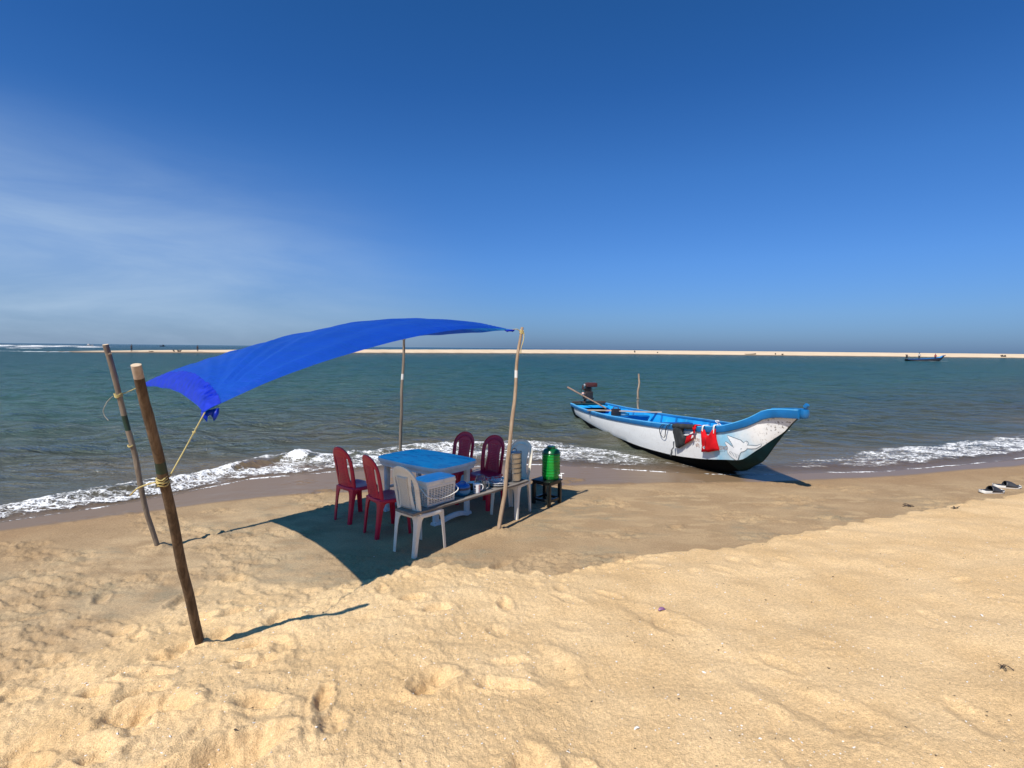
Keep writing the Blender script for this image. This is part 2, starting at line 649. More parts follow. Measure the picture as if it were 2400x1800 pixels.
bs = t.n('MapRange', None, i0=awet, i1=0.0, i2=1.0, i3=t.n('MapRange', None, i0=adry, i1=0.0, i2=1.0, i3=.4, i4=.75).outputs[0], i4=.012).outputs[0]
t.set(t.b, 'Normal', t.bump(bh, bs, .008))
M_SAND = t.m
beach = kind(grid_mesh('beach', X, Y, Z, M_SAND, {'dry': dryA, 'wet': wet, 'smoothband': damp_line, 'stain': stain, 'pale': pale, 'trodden': lfA * sst(-1.3, -2.4, Sd) * sst(-.5, .4, fbm(X * 3, Y * 5, 3, 181))}, wrap=True), 'structure')

# ------------------------------------------------------------------ the sea
SEA = -0.05
BARX = [-130, -112, -95, -73, -42, 0, 37, 115, 229, 420, 700]
BARY = [120.4, 126.0, 133.0, 144.2, 175.0, 210.0, 232.4, 240.8, 240.8, 259.0, 336.0]


def sea_height(x, y):
    r = np.hypot(x, y)
    s = shore_s(x, y)
    z = np.zeros_like(x)
    rs = np.random.RandomState(4)
    step = np.maximum(r * .0075, .03)
    for i in range(64):
        lam = .32 * (4.2 / .32) ** (i / 63.0)
        th = R(-100) + rs.normal(0, .50) + (.25 if i % 2 else -.1)
        k = 2 * PI / lam
        ph = rs.uniform(0, 2 * PI)
        amp = .0058 * lam ** .62
        att = sst(2.2, 5, lam / step)
        z += amp * att * np.sin(k * (x * math.cos(th) + y * math.sin(th)) + ph + .6 * pnoise(x * .23 + i, y * .23, 7))
    grow = sst(.2, 5.0, s)
    z = z * (.10 + .95 * grow)
    # low swell lines running to the beach
    sw = np.sin(s * 2.0 + .8 * pnoise(x * .22, y * .1, 3)) * sst(.8, 2.5, s) * sst(16, 5, s) * sst(-.3, .4, pnoise(x * .16, s * .3, 13) + .2)
    z += .022 * sw
    z[r > 100] *= .4
    return z, s


rad2 = np.concatenate([np.geomspace(4.8, 22, 340), np.geomspace(22, 180, 190)[1:], np.geomspace(180, 580, 110)[1:], np.geomspace(580, 14000, 40)[1:]])
aa = np.concatenate([np.linspace(-R(120), -R(48), 70)[:-1], np.linspace(-R(48), R(48), 900), np.linspace(R(48), R(120), 70)[1:]])
A, Rr = np.meshgrid(aa, rad2)
X = Rr * np.sin(A)
Y = Rr * np.cos(A)
Z, s = sea_height(X, Y)
# foam left by small breakers along the beach
inner = np.interp(X, [-9, -6.9, -5.2, -3.5, -2.5, -1.1, .5, 1.5, 2.1, 2.6, 3.4, 5.2, 6.7, 8, 9.3, 13, 20], [0.76, 0.86, 1.17, 1.52, 1.86, 2.42, 2.55, 2.14, 1.72, 1.24, 0.69, 0.83, 1.31, 1.52, 1.66, 1.38, 1.38])
outer = np.interp(X, [-9, -6.9, -5.2, -3.5, -2.5, -1.1, 1, 2, 3, 5, 6.7, 8, 10, 13], [0.14, 0.2, 0.16, 0.14, 0.3, 0.47, 0.41, 0.27, 0.47, 0.41, 0.34, 0.34, 0.41, 0.34])
inner = inner + .18 * fbm(X * 1.3, Y * .2, 3, 111)
dens = np.interp(X, [-9, -6, -4.5, -3, -1.5, 0, 1.6, 2.4, 3, 5, 6.5, 7.5, 9, 14], [.52, .52, .57, .50, .46, .44, .44, .39, .24, .28, .37, .44, .50, .50])
foam = sst(outer - .12, outer + .12, s) * sst(inner + .22, inner - .12, s) * dens
# broken crest
crest = np.interp(X, [-9, -6.5, -5.2, -4.3, -3.4, -2.6, -1.2, 0, 1.3, 2.2], [0.69, 0.69, 0.86, 1.03, 1.31, 1.52, 2.07, 2.21, 1.86, 1.38]) + .10 * fbm(X * 1.6, 0 * X, 2, 121)
ch = np.interp(X, [-9, -6.5, -5.4, -4.6, -4, -3.4, -2.6, -1.5, -.5, .6, 1.6, 2.4], [.025, .04, .075, .11, .12, .10, .07, .055, .05, .04, .03, 0]) * (.75 + .55 * pnoise(X * 1.9, 0 * X + 2, 123))
u = s - crest
hump = np.where(u < 0, np.exp(-(u / .13) ** 2), np.exp(-(u / .42) ** 2))
Z = Z + ch * hump
roller = np.exp(-((u + .05) / .13) ** 2) * sst(.02, .10, ch) * sst(-.25, .25, pnoise(X * 1.7, 0 * X + 8, 125) + .12)
face = np.exp(-((u + .02) / .2) ** 2) * (1 - sst(-.25, .25, pnoise(X * 1.7, 0 * X + 8, 125) + .12)) * sst(.02, .1, ch)
foam = np.clip(np.maximum(foam * (1 - .75 * face), roller * .98), 0, 1)
fine = fbm(X * 7, Y * 9, 3, 131)
Z = Z + foam * (.018 + .035 * np.clip(fine, -.3, 1)) * (s < 4)
Z = Z + roller * .05 * np.clip(fbm(X * 13, Y * 13, 2, 133), 0, 1)
edge = np.exp(-((s - .03) / np.interp(X, [-6, -3, 3, 10], [.03, .035, .03, .03])) ** 2) * (.45 + .5 * sst(-.2, .3, pnoise(X * 1.1, 0 * X, 141)))
foam = np.maximum(foam, edge)
# film of water creeping up the sand
lb = land_base(X, Y)[0]
thin = sst(.9, .0, s)
Z = SEA + Z
Z = np.where((s < .9) & (s > -.25), np.maximum(Z, lb + .010 * sst(-.015, .03, s) - .004), Z)
Z = np.where(s < -.02, np.minimum(Z, lb - .02), Z)
# surf on the outer side of the bar, and round its left tip
rr_ = np.hypot(X, Y)
outbar = Y - np.interp(X, BARX, BARY)
for (xa, ya, xb, yb_, wd, hh) in ((-420, 244, -206, 262, 11, .8), (-440, 336, -268, 350, 10, .8), (-240, 196, -178, 200, 4, .4),
                                  (-118, 126.5, -105, 127, 1.4, .2), (-102, 150, -92, 153, 2, .3), (-150, 132, -112, 129, 1.5, .2), (-84, 176, -66, 180, 2, .3)):
    tt = np.clip(((X - xa) * (xb - xa) + (Y - ya) * (yb_ - ya)) / ((xb - xa) ** 2 + (yb_ - ya) ** 2), 0, 1)
    d = np.hypot(X - xa - tt * (xb - xa), Y - ya - tt * (yb_ - ya)) * (1 + .35 * pnoise(X * .06, Y * .2, 151))
    w_ = sst(1, .2, d / wd) * (.5 + .8 * sst(-.2, .5, pnoise(X * .12, Y * .12, 153)))
    foam = np.maximum(foam, np.clip(w_, 0, 1) * .95 * (rr_ > 90))
    Z = Z + hh * np.exp(-(d / wd) ** 2 * 2) * (rr_ > 90)
# wake of the passing boat
wk = np.exp(-((Y - 131.2) / .8) ** 2) * (sst(96, 98.5, X) * sst(109, 104, X)) + .6 * np.exp(-((Y - 132.0 - .03 * (96 - X)) / .5) ** 2) * sst(90, 96, X) * (X < 97)
foam = np.maximum(foam, np.clip(wk, 0, 1) * .8)
Z[rr_ > 3000] = SEA
shoal = sst(30, 3, s)
t = NT('sea_water', rough=0.12)
p = t.pos()
aS, aF = t.attr('offshore'), t.attr('foam')
aF = t.mth('MULTIPLY', aF, t.rng(t.noise(t.mapv(p, (1, 1.6, 1)), 1.1, 3, .5), .34, .58, .72, 1.06))
wob = t.mth('ADD', aS, t.rng(t.noise(t.mapv(p, (.25, .5, 1)), 1.0, 3), .2, .8, -1.6, 1.6, False))
lg = t.mth('LOGARITHM', t.mth('MAXIMUM', t.mth('ADD', wob, 1.0), 1.0), 10.0)
wc = t.ramp(t.mth('DIVIDE', lg, 2.6), [(0.0, (.19, .125, .075)), (.10, (.135, .105, .062)), (.24, (.082, .080, .052)), (.36, (.058, .080, .060)),
                                     (.46, (.040, .088, .068)), (.62, (.021, .075, .068)), (.8, (.010, .058, .062)), (.88, (.009, .060, .066)), (1.0, (.012, .060, .100))])
wc = t.mix(t.rng(t.noise(t.mapv(p, (.09, .35, 1)), 1.0, 4), .35, .7, 0, .35), wc, (.03, .075, .075))
# lace of foam
q = t.mapv(p, (1.0, 1.25, 1.0), (0, 0, R(-12)))
qd = t.n('VectorMath', {'operation': 'ADD'}, i0=q, i1=t.n('VectorMath', {'operation': 'SCALE'}, i0=t.noise(q, 5.0, 3, .6, 0, 'Color'), Scale=.22).outputs[0]).outputs[0]
v1 = t.n('TexVoronoi', {'feature': 'DISTANCE_TO_EDGE'}, Vector=qd, Scale=5.4).outputs['Distance']
v2 = t.n('TexVoronoi', {'feature': 'DISTANCE_TO_EDGE'}, Vector=qd, Scale=19.0).outputs['Distance']
lace = t.mth('MAXIMUM', t.rng(v1, .15, .02), t.mth('MULTIPLY', t.rng(v2, .20, .04), .8))
fn = t.noise(t.mapv(p, (1.0, 2.3, 1.0), (0, 0, R(-10))), 2.5, 7, .64)
base = t.mth('ADD', t.mth('MULTIPLY', fn, 1.02), t.mth('MULTIPLY', lace, .40))
thr = t.mth('SUBTRACT', 1.18, t.mth('MULTIPLY', aF, .98))
fm = t.mth('MULTIPLY', t.rng(t.mth('SUBTRACT', base, thr), -.06, .22), t.rng(aF, .02, .12))
col = t.mix(fm, wc, (.80, .80, .79))
t.set(t.b, 'color', col)
t.set(t.b, 'rough', .9)
t.set(t.b, 'spec', 0.0)
# ripples: short in close, longer far off
ra = t.mapv(p, (1.0, 2.1, 1.0), (0, 0, R(9)))
b1 = t.noise(ra, 4.2, 4, .6, .3)
b2 = t.noise(t.mapv(p, (1.0, 2.4, 1.0), (0, 0, R(-14))), 1.3, 4, .6, .2)
b3 = t.noise(t.mapv(p, (.35, 1.2, 1.0), (0, 0, R(-6))), .33, 5, .6)
cd = t.n('VectorMath', {'operation': 'LENGTH'}, i0=p).outputs['Value']
h = t.mth('ADD', t.mth('MULTIPLY', b1, .10), t.mth('ADD', t.mth('MULTIPLY', b2, .22), t.mth('MULTIPLY', b3, t.rng(cd, 8, 60, .1, 1.1))))
h = t.mth('MULTIPLY', h, t.rng(aS, .1, 4, .12, 1))
b0 = t.noise(t.mapv(p, (1.0, 1.9, 1.0), (0, 0, R(-24))), 9.5, 3, .6, .4)
h = t.mth('ADD', h, t.mth('MULTIPLY', b0, .020))
nm = t.bump(h, 1.0, 1.25)
nm = t.bump(t.mth('MULTIPLY', t.noise(p, 38, 3), fm), .6, .02, nm)
t.set(t.b, 'Normal', nm)
# shallow water at the very edge shows the sand through it
al = t.rng(aS, .0, 1.1, .22, 1.0)
al = t.mth('MAXIMUM', al, fm)
# sky mirrored in the chop; steep little waves keep the mirror weak even far out
fr = t.n('Fresnel', None, IOR=1.333, Normal=nm).outputs[0]
gl = t.n('BsdfGlossy', None, Roughness=.09, Normal=nm)
gl.inputs['Color'].default_value = (1, 1, 1, 1)
ff = t.mth('MULTIPLY', t.rng(fr, .02, .50, .02, .52, False), t.mth('SUBTRACT', 1.0, fm))
ms = t.n('MixShader', None, i0=ff)
t.t.links.new(t.b.outputs[0], ms.inputs[1])
t.t.links.new(gl.outputs[0], ms.inputs[2])
tr = t.n('BsdfTransparent')
m2_ = t.n('MixShader', None, i0=al)
t.t.links.new(tr.outputs[0], m2_.inputs[1])
t.t.links.new(ms.outputs[0], m2_.inputs[2])
t.t.links.new(m2_.outputs[0], t.t.nodes['Material Output'].inputs[0])
M_SEA = t.m
sea = kind(grid_mesh('sea', X, Y, Z, M_SEA, {'offshore': np.clip(s, -1, 400), 'foam': foam}), 'structure')

# ------------------------------------------------------------------ the sandbar across the channel
nx = 420
bx = np.concatenate([np.linspace(-124, 60, 260), np.linspace(60, 700, 161)[1:]])
off = np.array([-6, -2, 0, 1.5, 3, 5, 8, 12, 16, 22, 30, 40, 52, 70])
XB, OF = np.meshgrid(bx, off)
ybar = np.interp(XB, BARX, BARY) + 1.6 * fbm(XB * .05, 0 * XB, 3, 161)
crestH = np.interp(XB, [-124, -112, -95, -73, -42, 0, 37, 115, 420, 700], [-.3, .1, .55, .85, 1.15, 1.45, 1.62, 1.78, 1.8, 1.8])
wdt = np.interp(XB, [-124, -100, -60, 0, 100, 700], [.2, .35, .6, .8, 1, 1])
prof = np.interp(OF, [-6, -2, 0, 1.5, 3, 5, 8, 12, 16, 22, 30, 40, 52, 70], [-.9, -.3, 0, .16, .30, .45, .62, .8, .92, 1.0, .96, .7, .25, -.6])
YB = ybar + OF * wdt
ZB = SEA + np.where(prof > 0, prof * (crestH + .05), prof) + .035 * fbm(XB * .25, YB * .4, 3, 163) * (prof > .1)
t = NT('sandbar_sand', rough=.95, spec=.1)
p = t.pos()
zz = t.n('SeparateXYZ', None, i0=p).outputs[2]
g = t.noise(t.mapv(p, (.15, .5, 1)), 1, 5)
col = t.mix(t.rng(g, .3, .7), (.60, .46, .31), (.68, .54, .38))
col = t.mix(t.rng(t.mth('ADD', zz, t.mth('MULTIPLY', g, .25)), .20, .42), (.20, .145, .10), col)
t.set(t.b, 'color', col)
sandbar = kind(grid_mesh('sandbar', XB, YB, ZB, t.m), 'structure')

# ------------------------------------------------------------------ poles and tarpaulin
M_POLE = wood('weathered_pole_wood', (.060, .038, .022), (.165, .112, .068), (.038, .026, .017), (30, 30, 2.2), .85, 1.0)
M_POLE_GREY = wood('grey_pole_wood', (.16, .125, .095), (.27, .22, .165), (.085, .068, .052), (38, 38, 3), .85, .8)
M_POLE_TAN = wood('tan_pole_wood', (.27, .18, .11), (.43, .32, .22), (.13, .08, .05), (44, 44, 4), .8, .7)
M_CUT = wood('fresh_cut_wood', (.50, .38, .25), (.62, .50, .36), None, (30, 30, 30), .8, .2)
M_PEEL = wood('peeled_wood', (.34, .27, .20), (.52, .44, .36), (.22, .14, .10), (22, 22, 12), .8, .4)
M_BAND = painted('dark_green_paint', (.010, .035, .022), .6, .3)
M_TAPE = painted('pale_tape', (.62, .60, .56), .5, .1)


def pole(name, label, base, top, r0_, r1_, seed, mats, wob=.010, n=14, rings_=30, peel=0, band=None, tape=None, stubs=(), kink=0.0):
    q = random.Random(seed)
    b = Vector(base)
    tp = Vector(top) - b
    L = tp.length
    d = tp.normalized()
    ax = d.cross(Vector((0, 1, 0))).normalized()
    ay = d.cross(ax)
    mb = MB()
    ph = [q.uniform(0, 6.28) for _ in range(8)]
    knots = [(q.uniform(.1, .95), q.uniform(0, 6.28), q.uniform(.10, .22)) for _ in range(9)]
    pts, rs, mis = [], [], []
    rr2 = []
    for i in range(rings_ + 1):
        f = -.09 + 1.09 * i / rings_
        w = wob * (math.sin(f * 5 + ph[0]) + .5 * math.sin(f * 11 + ph[1]) + .3 * math.sin(f * 23 + ph[6]))
        w2 = wob * (math.sin(f * 4 + ph[2]) + .5 * math.sin(f * 13 + ph[3]))
        k = min(1, max(0, f) * 6) * min(1, (1 - f) * 8)
        c = d * (L * f) + ax * w * k + ay * w2 * k + ax * kink * math.exp(-((f - .22) / .1) ** 2)
        r = r0_ + (r1_ - r0_) * max(0, f)
        ring = []
        for j in range(n):
            an = 2 * PI * j / n
            rj = r * (1 + .05 * math.sin(2 * an + ph[4] + f * 3) + .035 * math.sin(3 * an + f * 9 + ph[5]) + .02 * q.uniform(-1, 1))
            for kf, ka, kh in knots:
                da = math.cos(an - ka)
                if da > .3:
                    rj += r * kh * (da ** 3) * math.exp(-((f - kf) * L / .028) ** 2)
            ring.append(c + ax * (rj * math.cos(an)) + ay * (rj * math.sin(an)))
        rr2.append(ring)
        mi = 0
        if peel and f > 1 - peel:
            mi = 2
        if band and band[0] < f < band[1]:
            mi = 3
        if tape and tape[0] < f < tape[1]:
            mi = 4
        mis.append(mi)
    mb.rings(rr2, mis=mis, cap1=False)
    # cut end, faintly domed
    lastc = d * L
    mb.add(rr2[-1] + [lastc + d * r1_ * .12], [[j, (j + 1) % n, n] for j in range(n)], 1)
    for f, an, ln, rad in stubs:
        c = d * (L * f)
        o = ax * math.cos(an) + ay * math.sin(an)
        mb.tube([c, c + o * (r0_ + ln * .5) + d * ln * .3, c + o * (r0_ + ln) + d * ln * .7], [rad * 1.3, rad, rad * .75], 7)
    o = mb.build(name, [mats, M_CUT, M_PEEL, M_BAND, M_TAPE], loc=base, angle=60)
    return o


zNL, zFL, zRF, zRR = gz(-2.09, 3.5), gz(-3.57, 5.31), gz(-.13, 5.94), gz(-1.63, 7.75)
PNLb, PNLt = Vector((-2.09, 3.5, zNL)), Vector((-1.915, 2.735, 1.945))
PFLb, PFLt = Vector((-3.57, 5.31, zFL)), Vector((-3.66, 4.845, 2.045))
PRFb, PRFt = Vector((-.13, 5.94, zRF)), Vector((.11, 6.20, 2.29))
PRRb, PRRt = Vector((-1.63, 7.75, zRR)), Vector((-1.55, 7.7, 2.24))
P1 = pole('wooden_pole', '', PNLb, PNLt, .0305, .0228, 3, M_POLE, .005, peel=.05, band=(.665, .705))
tag(P1, 'thick brown leaning pole with pale sawn top nearest the camera', 'pole', 'poles holding the blue tarpaulin')
P2 = pole('wooden_pole', '', PFLb, PFLt, .0220, .0250, 8, M_POLE_GREY, .008, band=(.585, .64), stubs=[(.955, 2.8, .02, .012), (.24, .2, .01, .018)], kink=.007)
tag(P2, 'grey knotty pole with short branch stub standing left of all the others', 'pole', 'poles holding the blue tarpaulin')
P3 = pole('wooden_pole', '', PRFb, PRFt, .024, .016, 12, M_POLE_TAN, .012, tape=(.735, .77), kink=-.012)
tag(P3, 'thin tan pole standing in front of the steel lunch carrier', 'pole', 'poles holding the blue tarpaulin')
P4 = pole('wooden_pole', '', PRRb, PRRt, .022, .017, 15, M_POLE_GREY, .010, tape=(.70, .725))
tag(P4, 'thin grey pole rising behind the far edge of the plastic table', 'pole', 'poles holding the blue tarpaulin')

# tarpaulin: woven plastic that lets blue light through
t = NT('blue_tarpaulin', rough=.42, spec=.45)
o_ = t.obj()
n1 = t.noise(o_, 2.2, 4)
n2 = t.noise(t.mapv(o_, (3.2, 15, 6), (0, 0, R(-52))), 1.0, 4)
c = t.mix(t.rng(n1, .3, .7), (.001, .014, .44), (.002, .024, .54))
c = t.mix(t.rng(t.noise(o_, 5, 6, .7), .58, .78, 0, .35), c, (.012, .075, .60))
t.set(t.b, 'color', c)
wv = t.n('TexWave', {'wave_type': 'BANDS'}, Vector=t.mapv(o_, (1, 1, 1)), Scale=90.0, Distortion=2.0)
nb = t.bump(n2, .35, .04)
nb = t.bump(t.noise(o_, 60, 3), .12, .004, nb)
t.set(t.b, 'Normal', nb)
tr = t.n('BsdfTranslucent', None, Color=(.05, .50, .95), Normal=nb)
ms = t.n('MixShader', None, i0=.40)
t.t.links.new(t.b.outputs[0], ms.inputs[1])
t.t.links.new(tr.outputs[0], ms.inputs[2])
t.t.links.new(ms.outputs[0], t.t.nodes['Material Output'].inputs[0])
M_TARP = t.m

TA, TB, TC, TD = Vector((-1.95, 3.38, 1.62)), Vector((.0, 6.15, 2.255)), Vector((-1.64, 7.52, 2.20)), Vector((-3.58, 5.10, 1.645))


def tarp_pt(u, v):
    gu, gv = 4 * u * (1 - u), 4 * v * (1 - v)
    us = u + .022 * gv * (1 - u) ** 4 - .03 * gv * u ** 4
    vs = v + .035 * gu * (1 - v) ** 3 - .03 * gu * v ** 3
    P = TA * (1 - us) * (1 - vs) + TB * us * (1 - vs) + TC * us * vs + TD * (1 - us) * vs
    z = .25 * gu ** (.36 + .16 * u) * gv ** .72 * (.92 + .18 * u)
    z += .165 * gu ** .8 * (1 - v) ** 1.6 + .07 * gu * v ** 2
    z += .045 * gv * (1 - u) ** 5
    # folds fanning out of the tied corners
    for (cu, cv, amp, k, sd) in ((0, 0, .020, 5.6, 1), (1, 0, .008, 5.5, 4), (0, 1, .006, 5.0, 7), (1, 1, .006, 5.0, 9)):
        du, dv = abs(u - cu) * 3.4, abs(v - cv) * 2.3
        rho = math.hypot(du, dv)
        if rho < 1e-4:
            continue
        an = math.atan2(dv, du)
        w = float(pnoise(np.array([an * k + .25 * rho]), np.array([sd + .35 * rho]), sd)[0])
        w = .5 * w + .9 * (abs(w) - .2)
        w += .45 * float(pnoise(np.array([an * k * 2.3]), np.array([sd + 5.1 + .2 * rho]), sd + 2)[0])
        z += amp * w * min(1, rho / .35) * math.exp(-rho / 1.5) * 2.6
    z += .008 * float(pnoise(np.array([u * 3 + v * 7]), np.array([v * 3 - u * 1.5]), 33)[0])
    return P + Vector((0, 0, z))


NU, NV = 96, 66
mb = MB()
mb.sheet([[tarp_pt(i / NU, j / NV) - TA for i in range(NU + 1)] for j in range(NV + 1)])
tarp = tag(thing('tarpaulin', '', '', TA), 'bright blue plastic tarpaulin stretched as a sunshade over the table', 'tarpaulin')
mb.build('canopy', M_TARP, tarp, angle=180)
M_TARP_DK = painted('tarp_hem_blue', (.001, .018, .36), .5, .25, 20)
mb = MB()
g = []
for j in range(NV + 1):
    row = []
    for k in range(5):
        p_ = tarp_pt(.0 + .0085 * k, j / NV)
        n_ = Vector((.15, -.25, .95)).normalized()
        row.append(p_ + n_ * (.004 + .0025 * math.sin(j * 1.7 + k)) - TA)
    g.append(row)
mb.sheet(g)
mb.build('hem', M_TARP_DK, tarp, angle=180)
mb = MB()
eL, eR = (TD - TA).normalized(), (TB - TA).normalized()
dn = Vector((.01, -.02, -1))
g = []
for i in range(9):
    f_ = i / 8
    top_ = eL * .055 * (1 - f_) + eR * .10 * f_ + Vector((0, 0, .006))
    dr = .030 + .045 * math.sin(f_ * 5.2) ** 2
    g.append([top_, top_ * .9 + dn * dr * .5 + Vector((0, -.014 * math.sin(i * 2.1), 0)), top_ * .75 + dn * dr + Vector((.004 * math.sin(i), -.01 * math.cos(i * 1.7), 0))])
mb.sheet(g)
mb.build('corner_flap', M_TARP, tarp, angle=180, solid=.003)
mb = MB()
e0 = TB - TA
for (a_, b_, c_) in (((-.10, -.10, .0), (.03, .0, .008), (-.02, -.06, -.05)), ((-.06, .02, .0), (.03, .0, .008), (-.0, .0, -.035))):
    a_, b_, c_ = Vector(a_) + e0, Vector(b_) + e0, Vector(c_) + e0
    mb.sheet([[a_, (a_ + b_) / 2, b_], [(a_ + c_) / 2, (a_ + b_ + c_) / 3 + Vector((0, -.01, 0)), (b_ + c_) / 2]])
mb.build('corner_flap', M_TARP, tarp, angle=180, solid=.003)

# ropes
t = NT('yellow_rope', rough=.8, spec=.2)
o_ = t.obj()
wv = t.n('TexWave', {'bands_direction': 'DIAGONAL'}, Vector=o_, Scale=140.0)
t.set(t.b, 'color', t.mix(wv.outputs['Fac'], (.50, .39, .13), (.72, .60, .27)))
t.set(t.b, 'Normal', t.bump(wv.outputs['Fac'], .6, .003))
M_ROPE = t.m
M_ROPE_GREY = painted('grey_rope', (.27, .25, .20), .85, .25, 60)


def curve_pts(pts, n=8):
    """smooth path through the points"""
    P = [Vector(p) for p in pts]
    out = []
    for i in range(len(P) - 1):
        a, b, c, d = P[max(i - 1, 0)], P[i], P[i + 1], P[min(i + 2, len(P) - 1)]
        for k in range(n):
            s_ = k / n
            out.append(.5 * ((2 * b) + (c - a) * s_ + (2 * a - 5 * b + 4 * c - d) * s_ ** 2 + (3 * b - a - 3 * c + d) * s_ ** 3))
    return out + [P[-1]]


def coil(base, top, f0, f1, r, turns, n=14, ph=0.0):
    b, tp = Vector(base), Vector(top)
    d = (tp - b).normalized()
    ax = d.cross(Vector((0, 1, 0))).normalized()
    ay = d.cross(ax)
    out = []
    N = int(turns * n)
    for i in range(N + 1):
        f = f0 + (f1 - f0) * i / N + .003 * math.sin(i * 1.3)
        an = ph + 2 * PI * i / n
        out.append(b + (tp - b) * f + (ax * math.cos(an) + ay * math.sin(an)) * r)
    return out


def rope(label, paths, r, mat, group=None, name='rope', origin=None):
    o0 = Vector(origin or paths[0][0])
    mb = MB()
    for pth in paths:
        mb.tube([p - o0 for p in pth], r, 6, jit=.12)
    o = mb.build(name, mat, loc=o0, angle=180)
    return tag(o, label, 'rope', group)


cN = PNLb + (PNLt - PNLb) * .65
rope('yellow rope from the low tarpaulin corner coiled round the nearest thick pole',
     [curve_pts([TA + Vector((.004, .01, .004)), TA.lerp(cN, .3) + Vector((.012, 0, -.004)), TA.lerp(cN, .65) + Vector((.022, 0, -.004)), cN + Vector((.028, .02, .01))], 8),
      coil(PNLb, PNLt, .640, .660, .0285, 2.6), coil(PNLb, PNLt, .636, .648, .0320, 1.4, ph=1),
      curve_pts([cN + Vector((-.02, -.03, -.01)), cN + Vector((-.06, -.03, -.02)), cN + Vector((-.12, -.03, -.045)), cN + Vector((-.165, -.03, -.085))], 6),
      [TA.lerp(cN, .3) + Vector((.012, 0, -.004)) + Vector((math.cos(a) * .006, math.sin(a) * .006, .004 * math.sin(a * 2))) for a in np.linspace(0, 6.2, 8)]], .0042, M_ROPE)
cF = PFLb + (PFLt - PFLb) * .77
rope('yellow rope tying the far left tarpaulin corner, its frayed end dangling from the knotty pole',
     [curve_pts([TD + Vector((.03, .0, .0)), (TD + cF) / 2 + Vector((0, 0, -.012)), cF + Vector((.03, .0, .01))], 6),
      coil(PFLb, PFLt, .762, .778, .0305, 3.2)], .0046, M_ROPE)
rope('grey frayed rope tail hanging below the tie on the knotty left pole',
     [curve_pts([cF + Vector((-.03, -.03, -.01)), cF + Vector((-.075, -.04, -.06)), cF + Vector((-.115, -.04, -.14)), cF + Vector((-.105, -.04, -.19)), cF + Vector((-.07, -.04, -.235))], 7)], .0032, M_ROPE_GREY)
rope('thin yellow twine ring wrapped halfway up the knotty left pole', [coil(PFLb, PFLt, .524, .530, .0285, 2.1)], .0042, M_ROPE)
rope('yellow rope knot on the top of the thin tan pole',
     [coil(PRFb, PRFt, .968, .985, .0205, 3.2), curve_pts([TB + Vector((-.02, -.01, .0)), TB + Vector((.05, .02, .012)), PRFt + Vector((-.02, -.01, -.05))], 6),
      curve_pts([PRFt + Vector((.02, -.01, -.06)), PRFt + Vector((.018, -.03, -.14)), PRFt + Vector((-.01, -.03, -.24)), PRFt + Vector((-.012, -.028, -.30))], 6)], .005, M_ROPE)
rope('thin cord tying the rear tarpaulin corner to the pole behind the table',
     [coil(PRRb, PRRt, .962, .98, .021, 2.2), curve_pts([TC, (TC + PRRt) / 2 + Vector((0, 0, -.03)), PRRt + Vector((0, 0, -.06))], 5)], .005, M_ROPE_GREY)

# ------------------------------------------------------------------ plastic chairs
M_RED = painted('red_chair_plastic', (.54, .004, .040), .34, .12, 5, (.22, .01, .04), .3, .05, .5)
M_WHITE = painted('aged_white_plastic', (.76, .70, .58), .42, .06, 6, (.50, .41, .30), .5, .06, .5)

t = NT('embossed_white_plastic', rough=.5)
o_ = t.obj()
br = t.n('TexBrick', None, Vector=t.mapv(o_, (1, 1, 1), (R(90), 0, 0)), Scale=14.0)
br.inputs['Color1'].default_value = (.72, .66, .55, 1)
br.inputs['Color2'].default_value = (.68, .62, .51, 1)
br.inputs['Mortar'].default_value = (.44, .39, .31, 1)
br.inputs['Mortar Size'].default_value = .018
br.inputs['Brick Width'].default_value = .26
br.inputs['Row Height'].default_value = .15
t.set(t.b, 'color', br.outputs['Color'])
t.set(t.b, 'Normal', t.bump(br.outputs['Fac'], .5, -.004))
M_EMB = t.m


def seat_half(y):
    return .178 + (y + .17) / .37 * .027


